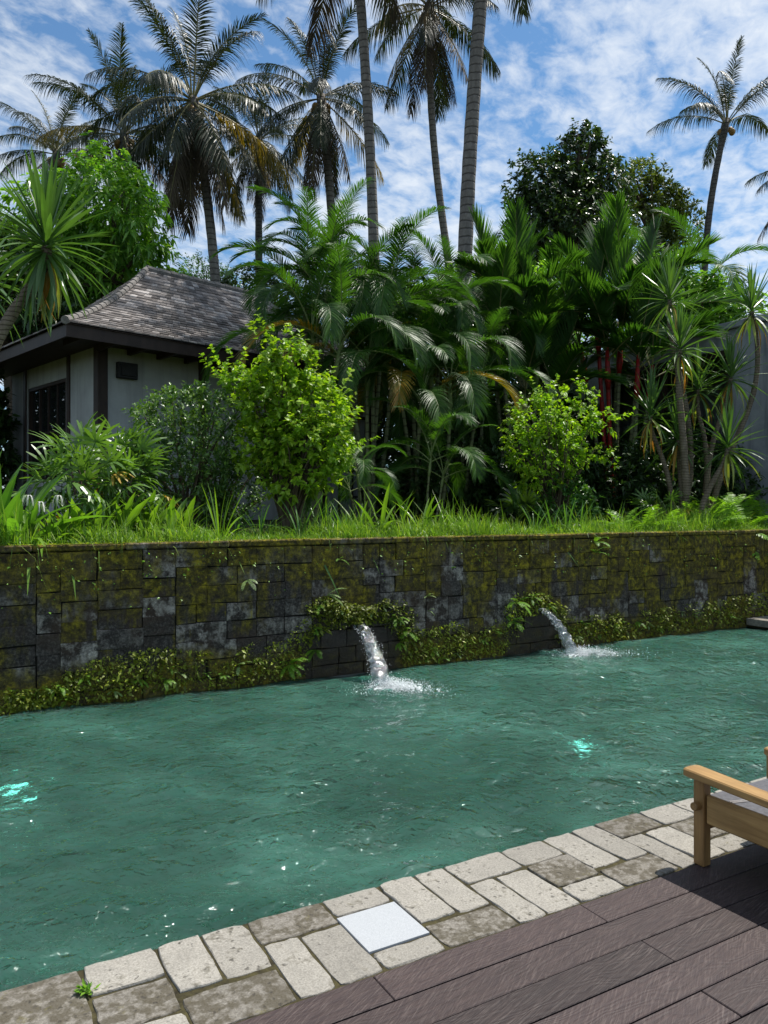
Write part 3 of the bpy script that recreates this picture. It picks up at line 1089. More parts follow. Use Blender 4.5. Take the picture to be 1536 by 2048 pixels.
tl = thing('pool_cover_plate', 'white square cover plate set among the pale coping stones', 'cover plate', ((TILE[0] + TILE[1]) / 2, (TILE[2] + TILE[3]) / 2, 0))
mb = MB()
hx, hy = (TILE[1] - TILE[0]) / 2, (TILE[3] - TILE[2]) / 2
mb.box(-hx, hx, -hy, hy, -0.012, 0.0022, 0.001)
obj('plate', mb.mesh('plate', M['tile'], recalc=True), tl)

# weed in the coping joint
weed = thing('joint_weed', 'small bright green weed rooted in a coping joint', 'weed', onz(172, 1984, 0.0))
wv = []
for k in range(34):
    a = rng.uniform(0, 6.28)
    e = rng.uniform(0.2, 1.2)
    wv.append((math.cos(a) * math.cos(e), math.sin(a) * math.cos(e), math.sin(e)))
Vl, Fl = leaves_arr(rng.normal(0, .012, (34, 3)) * [1, 1, .2] + [0, 0, .006], wv, np.tile([0, 0, 1.0], (34, 1)) + rdirs(34) * .3, rng.uniform(.02, .045, 34), rng.uniform(.009, .016, 34), .2)
obj('leaves', mesh_np('weed_leaves', Vl, Fl, M['fern']), weed)

# ------------------------------------------------------------------ retaining wall of irregular blocks
rw = thing('retaining_wall', 'long mossy wall of dark stone blocks holding up the garden', 'wall', (0, WY, 0))
mb = MB()
mb.box(-5, 14, 0.022, 0.30, -0.25, 1.30)
obj('wall_core', mb.mesh('wall_core', M['wallback']), rw)
sr = random.Random(77)
CW, CH = 0.105, 0.0935
NX, NZ = int(14.0 / CW), 16
occ = np.zeros((NX, NZ), bool)
stones = []
for iz in range(NZ):
    for ix in range(NX):
        if occ[ix, iz]:
            continue
        far = ix * CW > 7.5
        w_ = sr.choice([2, 3, 3]) if not far else sr.choice([2, 3, 3, 4])
        h_ = sr.choice([2] * 9 + [3]) if iz < NZ - 2 else min(2, NZ - iz)
        while w_ > 1 and (ix + w_ > NX or occ[ix:ix + w_, iz].any()):
            w_ -= 1
        rem = 0                                      # avoid leaving slivers
        while ix + w_ + rem < NX and not occ[ix + w_ + rem, iz] and rem < 3:
            rem += 1
        if ix + w_ + rem < NX and rem == 1 and occ[ix + w_ + rem, iz]:
            w_ += 1
        h_ = min(h_, NZ - iz)
        if NZ - iz - h_ == 1:
            h_ += 1
        while h_ > 1 and occ[ix:ix + w_, iz:iz + h_].any():
            h_ -= 1
        occ[ix:ix + w_, iz:iz + h_] = True
        stones.append((ix, iz, w_, h_))
stones.sort(key=lambda s: -((s[2] * s[3]) / (6 + abs(s[0] * CW - 2))))
rest = MB()
for n_, (ix, iz, w_, h_) in enumerate(stones):
    x0 = -2.2 + ix * CW + sr.uniform(-.008, .008)
    x1 = -2.2 + (ix + w_) * CW + sr.uniform(-.008, .008)
    z0 = -0.19 + iz * CH + sr.uniform(-.006, .006)
    z1 = -0.19 + (iz + h_) * CH + sr.uniform(-.006, .006)
    g = 0.0018
    x0, x1, z0, z1 = x0 + g, x1 - g, z0 + g, z1 - g
    d = sr.uniform(-0.009, 0.009)
    ch = 0.006
    wv = lambda s: sr.uniform(-s, s)
    cx, cz = (x0 + x1) / 2, (z0 + z1) / 2
    sk = wv(.004)
    hx, hh = (x1 - x0) / 2, (z1 - z0) / 2
    V = []
    for ins, y in ((0, 0.10), (0, d + ch + .004), (ch * .8, d)):
        for sx, sz in ((-1, -1), (0, -1), (1, -1), (1, 0), (1, 1), (0, 1), (-1, 1), (-1, 0)):
            V.append((sx * (hx - ins) + (wv(.004) if y < .05 else 0), y + (wv(.004) if y == d else 0), sz * (hh - ins) + (wv(.0035) if y < .05 else 0) + sk * sx))
    V.append((wv(.03), d + wv(.007), wv(.02)))
    F = []
    for k in range(2):
        for j in range(8):
            F.append((k * 8 + j, k * 8 + (j + 1) % 8, (k + 1) * 8 + (j + 1) % 8, (k + 1) * 8 + j))
    for j in range(8):
        F.append((16 + j, 16 + (j + 1) % 8, 24))
    if n_ < 300:
        obj('stone', mesh_pd('stone', V, F, M['wall']), rw, (cx, 0, cz))
    else:
        rest.add([(v[0] + cx, v[1], v[2] + cz) for v in V], F)
if rest.V:
    tag(obj('small_stones', rest.mesh('small_stones', M['wall']), rw), kind='stuff')
x = -2.6
while x < 14:
    L = sr.uniform(0.7, 1.15)
    mb = MB()
    mb.box(-L / 2 + .004, L / 2 - .004, -0.016 + sr.uniform(-.006, .006), 0.24, 1.312, 1.372 + sr.uniform(-.006, .006), 0.012)
    obj('cap_stone', mb.mesh('cap_stone', M['wall'], recalc=True), rw, (x + L / 2, 0, 0), (0, 0, R(sr.uniform(-.3, .3))))
    x += L

# stone lips of the two spouts
for i, (s0, e0) in enumerate(JET):
    lab = ['dark stone spout in the wall under an arch of ferns', 'dark stone spout in the wall beside leafy ferns, towards the pool ledge'][i]
    sp = thing('water_spout', lab, 'spout', (s0.x, WY, s0.z), 0, 'spouts in the wall')
    mb = MB()
    mb.box(-0.085, 0.085, -0.045, 0.08, -0.055, -0.03, .006)
    mb.box(-0.085, -0.062, -0.035, 0.08, -0.03, 0.03, .004)
    mb.box(0.062, 0.085, -0.035, 0.08, -0.03, 0.03, .004)
    obj('lip', mb.mesh('spout_lip', M['wall'], recalc=True), sp)


def jet(i, s0, e0, w0, w1):
    lab = ['stream of water falling from the spout under the fern arch', 'stream of water arcing out of the spout beside leafy ferns, towards the pool ledge'][i]
    o = thing('water_jet', lab, 'water jet', (e0.x, e0.y, WZ), 0, 'jets of water into the pool')
    jrn = np.random.default_rng(30 + i)
    A = np.array(s0) - np.array([e0.x, e0.y, WZ])
    n, sides = 44, 26
    V = []
    side = unit(np.cross(np.array([A[0], A[1], 0.0]), [0, 0, 1.0]))
    ph = jrn.uniform(0, 6.28, 12)
    for k in range(n):
        t = k / (n - 1)
        c = np.array([A[0] * (1 - t), A[1] * (1 - t), A[2] * (1 - t ** 1.9) - 0.02 * t])
        c2 = np.array([-A[0], -A[1], -A[2] * 1.9 * max(t, .05) ** .9])
        T = unit(c2)
        U = unit(np.cross(side, T))
        ww = (w0 + (w1 - w0) * t ** 0.8) * 0.5
        dd = 0.030 + 0.035 * t
        for j in range(sides):
            a = 2 * math.pi * j / sides
            rip = 1 + 0.07 * math.sin(t * 31 + 2 * a + ph[0]) + 0.10 * math.sin(t * 17 + 3 * a + ph[1]) * t + 0.05 * math.sin(t * 67 + 5 * a + ph[3]) * t
            V.append(c + side * math.cos(a) * ww * rip + U * math.sin(a) * dd * (rip + 0.35 * math.sin(t * 52 + 4 * math.cos(a) + ph[2]) * t))
    F = [(k * sides + j, k * sides + (j + 1) % sides, (k + 1) * sides + (j + 1) % sides, (k + 1) * sides + j) for k in range(n - 1) for j in range(sides)]
    F.append(tuple(range(sides - 1, -1, -1)))
    F.append(tuple(range((n - 1) * sides, n * sides)))
    obj('stream', mesh_pd('stream', V, F, M['jet'], True), o)
    # splash: thrown drops and a broken mound of foam
    drop = np.array([[1, 0, 0], [-1, 0, 0], [0, 1, 0], [0, -1, 0], [0, 0, 1], [0, 0, -1]], float)
    df = np.array([[0, 2, 4], [2, 1, 4], [1, 3, 4], [3, 0, 4], [2, 0, 5], [1, 2, 5], [3, 1, 5], [0, 3, 5]])
    nn = 3600
    r = np.abs(jrn.normal(0, 0.19, nn))
    th = jrn.uniform(0, 6.28, nn)
    drift = unit(np.array([-A[0], -A[1], 0.0]))
    run = jrn.exponential(0.12, nn)
    C = np.stack([np.cos(th) * r * 1.15, np.sin(th) * r * 0.8, np.abs(jrn.normal(0, 0.045, nn)) * np.exp(-r * 2.2)], 1) + drift[None] * run[:, None] * 1.0
    C[:, 0] += run * 0.6
    sz = jrn.uniform(0.0012, 0.0042, nn) * np.where(r < 0.16, 1.5, 0.8)
    # droplets flicked off the stream's edges
    ne = 130
    t = jrn.uniform(0.1, 1, ne)
    C2 = np.stack([A[0] * (1 - t), A[1] * (1 - t), A[2] * (1 - t ** 1.9)], 1) + side[None] * (jrn.choice([-1, 1], ne) * (w0 + (w1 - w0) * t) * jrn.uniform(.5, .75, ne))[:, None] + jrn.normal(0, .008, (ne, 3))
    C = np.concatenate([C, C2])
    sz = np.concatenate([sz, jrn.uniform(.002, .0045, ne)])
    Vd = C[:, None] + drop[None] * sz[:, None, None] * np.array([1.2, 1.2, 1.0])
    Fd = (np.arange(len(C)) * 6)[:, None, None] + df[None]
    tag(obj('spray', mesh_np('spray', Vd.reshape(-1, 3), Fd.reshape(-1, 3), M['foam'], True), o), kind='stuff')
    # churned foam: many low overlapping lumps
    nb = 420
    r = np.abs(jrn.normal(0, 0.13, nb))
    th = jrn.uniform(0, 6.28, nb)
    run = jrn.exponential(0.10, nb)
    C = np.stack([np.cos(th) * r * 1.2, np.sin(th) * r * .75, jrn.uniform(-.004, .010, nb)], 1) + drift[None] * run[:, None] * .8
    C[:, 0] += run * 0.8
    Cs = jrn.uniform(.004, .015, nb) * np.exp(-r * 2.0)
    Vd = C[:, None] + drop[None] * Cs[:, None, None] * np.array([1.7, 1.1, 0.75]) * jrn.uniform(.6, 1.4, (nb, 6, 1))
    Fd = (np.arange(nb) * 6)[:, None, None] + df[None]
    tag(obj('foam', mesh_np('foam', Vd.reshape(-1, 3), Fd.reshape(-1, 3), M['foam'], False), o), kind='stuff')


jet(0, *JET[0], 0.10, 0.20)
jet(1, *JET[1], 0.08, 0.20)

# ------------------------------------------------------------------ house
D1 = FWD * math.cos(R(45.5)) + RGT * math.sin(R(45.5))
HO = FWD * 11.0 + RGT * (-4.557)
HB = 1.40
house = thing('garden_house', 'pale plastered house with a flared dark shingle roof', 'house', (HO[0], HO[1], HB), math.atan2(D1[1], D1[0]))
LA, LB, RUN, HRUN = 7.4, 5.2, 2.6, 2.35
ZE, ZR = 2.98, 4.86
X0, Y0, X1, Y1 = 0.9, 0.9, 6.9, 4.6


def prof(u):
    return ZE + (ZR - ZE) * (0.66 * u + 0.34 * u * u)


# walls, built as panels round the openings
def panel(mbx, x0, x1, y0, y1, z0, z1):
    mbx.box(x0, x1, y0, y1, z0, z1)


wt = 0.16
mb = MB()
fx = [X0, X0 + 3.0, X0 + 3.72, X0 + 5.05, X0 + 5.92, X1]
panel(mb, fx[0], fx[1], Y0, Y0 + wt, -0.3, ZE + .25)
panel(mb, fx[1], fx[2], Y0, Y0 + wt, 1.75, ZE + .25)
panel(mb, fx[1], fx[2], Y0, Y0 + wt, -0.3, 0.75)
panel(mb, fx[2], fx[3], Y0, Y0 + wt, -0.3, ZE + .25)
panel(mb, fx[3], fx[4], Y0, Y0 + wt, 2.25, ZE + .25)
panel(mb, fx[4], fx[5], Y0, Y0 + wt, -0.3, ZE + .25)
wy = [Y0 + wt, Y0 + 1.28, Y0 + 3.04, Y1]
panel(mb, X0, X0 + wt, wy[0], wy[1], -0.3, ZE + .25)
panel(mb, X0, X0 + wt, wy[1], wy[2], 2.55, ZE + .25)
panel(mb, X0, X0 + wt, wy[1], wy[2], -0.3, 0.8)
panel(mb, X0, X0 + wt, wy[2], wy[3], -0.3, ZE + .25)
panel(mb, X1 - wt, X1, Y0 + wt, Y1, -0.3, ZE + .25)
panel(mb, X0, X1, Y1, Y1 + wt, -0.3, ZE + .25)
obj('wall', mb.mesh('house_wall', M['plaster']), house)

for (px_, py_, sx, sy) in ((X0 - 0.03, Y0 - 0.03, .17, .17), (X0 + 1.80, Y0 - 0.025, .15, .12), (X0 + 4.6, Y0 - 0.025, .15, .12), (X0 + 6.0 - .15, Y0 - .025, .15, .12), (X0 - .025, Y0 + 1.10, .10, .12), (X0 - .025, Y0 + 3.1, .10, .12)):
    mb = MB()
    mb.box(0, sx, 0, sy, -0.3, ZE + 0.02, 0.008)
    obj('post', mb.mesh('house_post', M['darkwood'], recalc=True), house, (px_, py_, 0))


def window(name, origin, along, wdt, z0, z1, cols, rows_, depth_dir, curtain):
    """along / depth_dir unit vectors in house space; frame, mullions and one pane per light"""
    def place(o):
        o.location = origin
        o.rotation_euler = (0, 0, math.atan2(along[1], along[0]))
        return o
    mb = MB()
    f = 0.06
    s = 1 if depth_dir else -1
    yb = (-0.02, 0.07)
    mb.box(0, f, *yb, z0, z1)
    mb.box(wdt - f, wdt, *yb, z0, z1)
    mb.box(f, wdt - f, *yb, z1 - f, z1)
    mb.box(f, wdt - f, *yb, z0, z0 + f)
    fr = place(obj(name, mb.mesh(name + '_frame', M['darkwood']), house))
    cw, chh = (wdt - 2 * f) / cols, (z1 - z0 - 2 * f) / rows_
    for i in range(1, cols):
        mb = MB()
        mb.box(f + i * cw - .018, f + i * cw + .018, 0.002, 0.052, z0 + f, z1 - f)
        obj('mullion', mb.mesh('mullion', M['darkwood']), fr)
    for j in range(1, rows_):
        mb = MB()
        mb.box(f, wdt - f, 0.006, 0.048, z0 + f + j * chh - .016, z0 + f + j * chh + .016)
        obj('glazing_bar', mb.mesh('glazing_bar', M['darkwood']), fr)
    for i in range(cols):
        for j in range(rows_):
            mb = MB()
            mb.box(f + i * cw + .002, f + (i + 1) * cw - .002, 0.022, 0.030, z0 + f + j * chh + .002, z0 + f + (j + 1) * chh - .002)
            obj('pane', mb.mesh('pane', M['curtain'] if curtain else M['glass']), fr, None, (R(random.uniform(-.4, .4)) if not curtain else 0, 0, 0))
    return fr


window('window', (X0 + 0.03, wy[2], 0), (0, -1), wy[2] - wy[1], 0.8, 2.55, 4, 2, True, False)
window('window', (fx[1], Y0 + 0.03, 0), (1, 0), fx[2] - fx[1], 0.75, 1.75, 2, 2, True, False)
window('door', (fx[3], Y0 + 0.03, 0), (1, 0), fx[4] - fx[3], -0.05, 2.25, 2, 4, True, True)

# roof deck under the shingles (four curved faces)
NR = 26


def roofpt(face, s, v):
    """face 0 front (y=0 side), 1 left (x=0 side), 2 back, 3 right; s along eave 0..1, v 0..1 up the slope"""
    d = RUN * v
    dl, dr = d, HRUN * v
    z = prof(v)
    xl, xr = dl, LA - dr
    yf, yb = d, LB - d
    if face == 0:
        return np.array([xl + (xr - xl) * s, yf, z])
    if face == 1:
        return np.array([xl, yb + (yf - yb) * s, z])
    if face == 2:
        return np.array([xr + (xl - xr) * s, yb, z])
    return np.array([xr, yf + (yb - yf) * s, z])


mb = MB()
for face in range(4):
    V, F = [], []
    for k in range(13):
        for j in range(7):
            V.append(roofpt(face, j / 6, k / 12) - np.array([0, 0, .02]))
    for k in range(12):
        for j in range(6):
            a = k * 7 + j
            F.append((a, a + 1, a + 8, a + 7))
    mb.add(V, F)
roof = obj('roof', mb.mesh('roof_deck', M['roofdeck']), house)

hr = random.Random(4)
sh = []
for face in (0, 1, 3):
    for k in range(NR):
        v0, v1 = k / NR, min(1.0, (k + 1.45) / NR)
        e0, e1 = roofpt(face, 0, v0), roofpt(face, 1, v0)
        Lr = np.linalg.norm(e1 - e0)
        if Lr < 0.1:
            continue
        s = hr.uniform(0, .14)
        cur = -0.0 if k else 0.0
        pos_ = 0.0 - s
        while pos_ < Lr - 0.02:
            wd = hr.uniform(0.11, 0.17)
            a, b = max(0, pos_), min(Lr, pos_ + wd)
            pos_ += wd
            if b - a < 0.03:
                continue
            sh.append((face, a / Lr, b / Lr, v0 - hr.uniform(0, .007), v1, hr.uniform(.010, .022)))
Mh = Matrix.Translation((HO[0], HO[1], HB)) @ Matrix.Rotation(math.atan2(D1[1], D1[0]), 4, 'Z')
cammv = Vector((0, 0, CAMH))


def sh_geo(s):
    face, s0, s1, v0, v1, th = s
    g = 0.0025
    p = [roofpt(face, s0 + g / 4, max(v0, 0)), roofpt(face, s1 - g / 4, max(v0, 0)), roofpt(face, s1 - g / 4, v1), roofpt(face, s0 + g / 4, v1)]
    up = np.array([0, 0, 1.0])
    V = [p[0] + up * .006, p[1] + up * .006, p[2] - up * .012, p[3] - up * .012, p[0] + up * (.012 + th), p[1] + up * (.012 + th), p[2] + up * .002, p[3] + up * .002]
    F = [(3, 2, 1, 0), (4, 5, 6, 7), (0, 1, 5, 4), (1, 2, 6, 5), (2, 3, 7, 6), (3, 0, 4, 7)]
    return V, F


geo = [sh_geo(s) for s in sh]
dist = [((Mh @ Vector(g[0][4])) - cammv).length + (8 if s[0] == 3 else 0) + (1.2 if s[0] == 1 else 0) for g, s in zip(geo, sh)]
order = np.argsort(dist)
rest = MB()
for n_, i in enumerate(order):
    Vg, Fg = geo[i]
    if n_ < 300:
        obj('shingle', mesh_pd('shingle', Vg, Fg, M['shingle']), roof)
    else:
        rest.add(Vg, Fg)
tag(obj('upper_shingles', rest.mesh('upper_shingles', M['shingle']), roof), kind='stuff')
# hip and ridge caps: overlapping rounded pieces
mb = MB()
for face, s in ((0, 0.0), (0, 1.0)):
    for k in range(20):
        a = roofpt(face, s, k / 20) + np.array([0, 0, .012 + .012])
        b = roofpt(face, s, (k + 1.25) / 20 if k < 19 else 1.0) + np.array([0, 0, .012])
        mb.tube([a, b], [0.062, 0.052], 8)
obj('hip_cap', mb.mesh('hip_cap', M['ridgecap']), roof)
mb = MB()
ra, rb = roofpt(0, 0, 1), roofpt(0, 1, 1)
for k in range(10):
    a = ra + (rb - ra) * k / 10 + np.array([0, 0, .022])
    b = ra + (rb - ra) * (k + 1.1) / 10 + np.array([0, 0, .012])
    mb.tube([a, b], [0.07, 0.06], 8)
obj('ridge_cap', mb.mesh('ridge_cap', M['ridgecap']), roof)
# fascia, soffit, rafters
mb = MB()
mb.box(0.03, LA - .03, 0.03, 0.075, ZE - 0.20, ZE - 0.012)
mb.box(0.03, 0.075, 0.078, LB - .03, ZE - 0.20, ZE - 0.012)
mb.box(LA - .075, LA - .03, 0.078, LB - .03, ZE - 0.20, ZE - 0.012)
obj('fascia', mb.mesh('fascia', M['darkwood']), roof)
mb = MB()
mb.box(0.08, LA - .08, 0.08, Y0 - .004, ZE - 0.075, ZE - 0.05)
mb.box(0.08, X0 - .004, Y0, LB - .08, ZE - 0.075, ZE - 0.05)
obj('soffit', mb.mesh('soffit', M['darkwood']), roof)
for k in range(14):
    mb = MB()
    mb.box(-.03, .03, 0.08, Y0 - .03, ZE - 0.17, ZE - 0.077)
    obj('rafter_tail', mb.mesh('rafter_tail', M['darkwood']), roof, (0.35 + k * 0.52, 0, 0))
mb = MB()
mb.box(0, .34, -.10, -.002, -.16, .10, .01)
mb.box(.05, .29, -.125, -.10, -.12, .06, .004)
spk = thing('eave_speaker', 'small black box fixed under the eave beside the corner post', 'speaker', Mh @ Vector((X0 + .28, Y0, 2.58)), math.atan2(D1[1], D1[0]))
obj('housing', mb.mesh('speaker_housing', M['blackbox'], recalc=True), spk)

# ------------------------------------------------------------------ grey building at the far end of the garden
gb = thing('grey_outbuilding', 'weathered grey rendered building with a dark opening behind the spiky plants', 'building', (13.8, 9.0, 1.3))
mb = MB()
mb.box(0, 0.25, -4.2, 1.0, -.2, 4.02)
mb.box(0, 0.25, 1.0, 4.4, 3.55, 4.02)
mb.box(0, 0.25, 1.0, 4.4, -.2, 0.55)
mb.box(0, 0.25, 4.4, 7.5, -.2, 4.02)
mb.box(0.25, 5, 7.25, 7.5, -.2, 4.02)
mb.box(0.25, 5, -4.2, -3.95, -.2, 4.02)
mb.box(2.4, 2.6, -3.95, 7.25, -.2, 3.9)
obj('wall', mb.mesh('outbuilding_wall', M['greywall']), gb)
mb = MB()
mb.box(-0.10, 5.1, -4.3, 7.6, 4.022, 4.16, .015)
obj('roof_slab', mb.mesh('roof_slab', M['greywall'], recalc=True), gb)
mb = MB()
mb.box(-0.06, 0.0, 0.95, 4.45, 3.50, 3.62)
mb.box(-0.03, 0.2, 1.002, 1.07, .55, 3.49)
mb.box(0.05, 0.12, 2.65, 2.75, .56, 3.54)
obj('opening_frame', mb.mesh('opening_frame', M['darkwood']), gb)

# ------------------------------------------------------------------ wooden armchair on the deck
chx, chy = 3.13, 2.41
ch = thing('wooden_armchair', 'low honey coloured wooden armchair with a grey seat cushion facing the pool', 'chair', (chx, chy, 0))


def part(name, mat, *boxes, ch_=0.004, smooth=False):
    mb = MB()
    for b in boxes:
        mb.box(*b, ch_)
    return obj(name, mb.mesh(name, mat, recalc=True), ch)


def armrest(x0, x1):
    V, F = [], []
    prof_ = []
    hw = (x1 - x0) / 2
    cx = (x0 + x1) / 2
    # plan outline with a rounded front end and slight waist
    pts = []
    for a in np.linspace(0, math.pi, 9):
        pts.append((cx + math.copysign(abs(math.cos(a)) ** .55, math.cos(a)) * hw, 0.075 + 0.03 * math.sin(a) ** .6))
    pts += [(x0 + .006, -0.35), (x0, -0.62), (x1, -0.62), (x1 - .006, -0.35)]
    n = len(pts)
    for ins, z in ((.006, .412), (0, .418), (0, .444), (.006, .450)):
        for x, y in pts:
            V.append((x + (ins if x < cx else -ins), y - (ins if y > 0 else -ins), z - 0.03 * max(0, -y - .1) / .5))
    for k in range(3):
        for j in range(n):
            F.append((k * n + j, k * n + (j + 1) % n, (k + 1) * n + (j + 1) % n, (k + 1) * n + j))
    F.append(tuple(range(3 * n, 4 * n)))
    F.append(tuple(range(n - 1, -1, -1)))
    m_ = MB()
    m_.add(V, F)
    return m_


WCH = 0.60
for x0 in (-0.028, WCH):
    obj('armrest', armrest(x0, x0 + 0.108).mesh('armrest', M['teak_y'], recalc=True), ch)
part('front_leg', M['teak_z'], (0.0, 0.055, 0.0, 0.058, 0.0, 0.411))
part('front_leg', M['teak_z'], (WCH + .02, WCH + .075, 0.0, 0.095, 0.0, 0.411))
part('back_leg', M['teak_z'], (0.0, 0.055, -0.62, -0.55, 0.0, 0.375))
part('back_leg', M['teak_z'], (WCH + .02, WCH + .075, -0.62, -0.55, 0.0, 0.375))
part('side_rail', M['teak_y'], (0.012, 0.036, -0.62, -0.002, 0.205, 0.345), ch_=.008)
part('side_rail', M['teak_y'], (WCH + .032, WCH + .058, -0.55, -0.002, 0.205, 0.345), ch_=.008)
part('stretcher', M['teak_x'], (0.057, WCH + .018, 0.012, 0.045, 0.165, 0.215))
part('stretcher', M['teak_x'], (0.057, WCH + .018, -0.60, -0.57, 0.165, 0.215))
for k in range(6):
    part('seat_slat', M['teak_x'], (0.038, WCH + .03, -0.53 + k * .09, -0.47 + k * .09, 0.232, 0.250))
for z_ in (0.40, 0.55):
    part('back_slat', M['teak_x'], (0.057, WCH + .018, -0.70, -0.67, z_, z_ + 0.08))
part('back_post', M['teak_z'], (0.057, .1, -0.66, -0.625, 0.2, 0.66))
part('back_post', M['teak_z'], (WCH - .025, WCH + .018, -0.66, -0.625, 0.2, 0.66))
mb = MB()
mb.tube([(-0.035, 0.030, 0.285), (-0.031, 0.030, 0.285), (0.0, .03, .285)], [0.017, 0.020, 0.020], 14)
obj('peg', mb.mesh('peg', M['teak_x'], recalc=True), ch)
mb = MB()
mb.box(0.045, WCH + .022, -0.56, 0.035, 0.251, 0.330, .02)
cu = obj('cushion', mb.mesh('cushion', M['cushion'], recalc=True), ch)
mb = MB()
for y_ in (-0.20, -0.185):
    mb.tube([(0.06, y_ + .09, .332), (WCH / 2, y_ + .02, .333), (WCH, y_ + .06, .332)], 0.004, 6)
obj('piping', mb.mesh('piping', M['piping']), cu)

# ------------------------------------------------------------------ plant builders
def frond_mesh(name, L, n, e0, bend, ll, lw, sweep=(70, 28), vee=20, droop=0.35, pet=0.14, seed=0, mat=None, stalk=None, rad=0.02, seg=3, bp=1.25, jit=0.10, ragged=0.0, base_len=0.5, drvar=0.25):
    """feather frond leaving the origin along +X at elevation e0 (deg), bending down by `bend` rad"""
    r = np.random.default_rng(seed)
    K = 26
    s = np.linspace(0, 1, K)
    ang = R(e0) - bend * s ** bp
    ds = L / (K - 1)
    x = np.concatenate([[0], np.cumsum(np.cos(ang[:-1]) * ds)])
    z = np.concatenate([[0], np.cumsum(np.sin(ang[:-1]) * ds)])
    side_sway = r.normal(0, 0.05) * L * s ** 2
    Pp = np.stack([x, side_sway, z], 1)
    Vt, Ft = tube_arr(Pp, rad * (1 - 0.85 * s), 5)
    t = np.repeat(np.linspace(pet, 0.995, n), 2)
    sg = np.tile([1.0, -1.0], n)
    t = np.clip(t + r.normal(0, 0.15 / n, 2 * n), pet, 1)
    keep = r.random(2 * n) >= ragged
    t, sg = t[keep], sg[keep]
    m = len(t)
    base = np.stack([np.interp(t, s, Pp[:, i]) for i in range(3)], 1)
    a = np.interp(t, s, ang)
    T = np.stack([np.cos(a), np.zeros(m), np.sin(a)], 1)
    U = np.stack([-np.sin(a), np.zeros(m), np.cos(a)], 1)
    S = np.array([0.0, 1, 0])[None] * sg[:, None]
    u = (t - pet) / (1 - pet)
    sw = np.radians(sweep[0] + (sweep[1] - sweep[0]) * u) + r.normal(0, jit * .5, m)
    ve = np.radians(vee) + r.normal(0, jit, m)
    D = np.cos(sw)[:, None] * T + np.sin(sw)[:, None] * (np.cos(ve)[:, None] * S + np.sin(ve)[:, None] * U)
    prof_ = base_len + (1 - base_len) * np.sin(np.pi * np.clip(u, 0, 1) ** 0.75)
    prof_ *= np.where(u > 0.85, 1 - 0.5 * (u - 0.85) / 0.15, 1)
    LL = ll * prof_ * r.uniform(0.88, 1.06, m)
    Wd = unit(T - (T * D).sum(1)[:, None] * D + r.normal(0, 0.10, (m, 3)))
    dr = droop * r.uniform(1 - drvar, 1 + drvar, m)
    Vl, Fl = strips_arr(base, D, Wd, LL, lw * (0.6 + 0.4 * prof_), dr, seg)
    V, F = join([(Vt, Ft), (Vl, Fl)])
    me = mesh_np(name, V, F, mat)
    me.materials.append(stalk or M['stalk'])
    mi = np.zeros(len(F), np.int32)
    mi[:len(Ft)] = 1
    me.polygons.foreach_set('material_index', mi)
    return me


def swap_mat(me, mat):
    c = me.copy()
    c.materials[0] = mat
    return c


GA = 2.399963


def uvsphere(name, r, mat, sx=1, sy=1, sz=1.2, n=10, k=7):
    V = [(0, 0, -r * sz)]
    for i in range(1, k):
        ph = -math.pi / 2 + math.pi * i / k
        for j in range(n):
            a = 2 * math.pi * j / n
            V.append((r * sx * math.cos(ph) * math.cos(a), r * sy * math.cos(ph) * math.sin(a), r * sz * math.sin(ph)))
    V.append((0, 0, r * sz))
    F = [(0, 1 + (j + 1) % n, 1 + j) for j in range(n)]
    for i in range(k - 2):
        for j in range(n):
            F.append((1 + i * n + j, 1 + i * n + (j + 1) % n, 1 + (i + 1) * n + (j + 1) % n, 1 + (i + 1) * n + j))
    e = len(V) - 1
    F += [(e, 1 + (k - 2) * n + j, 1 + (k - 2) * n + (j + 1) % n) for j in range(n)]
    return mesh_pd(name, V, F, mat, True)


# coconut frond set, by elevation
CO_E = [84, 70, 55, 38, 20, 2, -18, -38, -58, -74]
CO_B = [0.55, 0.85, 1.05, 1.15, 1.10, 0.95, 0.75, 0.5, 0.3, 0.12]
CO = [[frond_mesh('coconut_frond', 4.3, 80, e, b, 0.92, 0.052, (68, 26), -8 if e < 30 else 10, 0.75 if e < 60 else 0.32, 0.17, 100 + 7 * i + v, M['coconut'], M['stalk'], 0.040, 3, 1.3, 0.14, 0.06, 0.55) for v in range(2)] for i, (e, b) in enumerate(zip(CO_E, CO_B))]
CO_DEAD = [swap_mat(CO[i][0], M['coconut_dead']) for i in (7, 8, 9)]
CO_GOLD = [swap_mat(CO[i][1], M['coconut_gold']) for i in (5, 6, 7, 8)]
NUT = uvsphere('coconut', 0.13, M['coconutfruit'])


def path(p0, p1, bend, n=16):
    """trunk path: straight line plus a sideways bow, vector bend at mid height"""
    p0, p1, bend = np.array(p0, float), np.array(p1, float), np.array(bend, float)
    t = np.linspace(0, 1, n)[:, None]
    return p0 + (p1 - p0) * t + bend * np.sin(np.pi * t) + 0


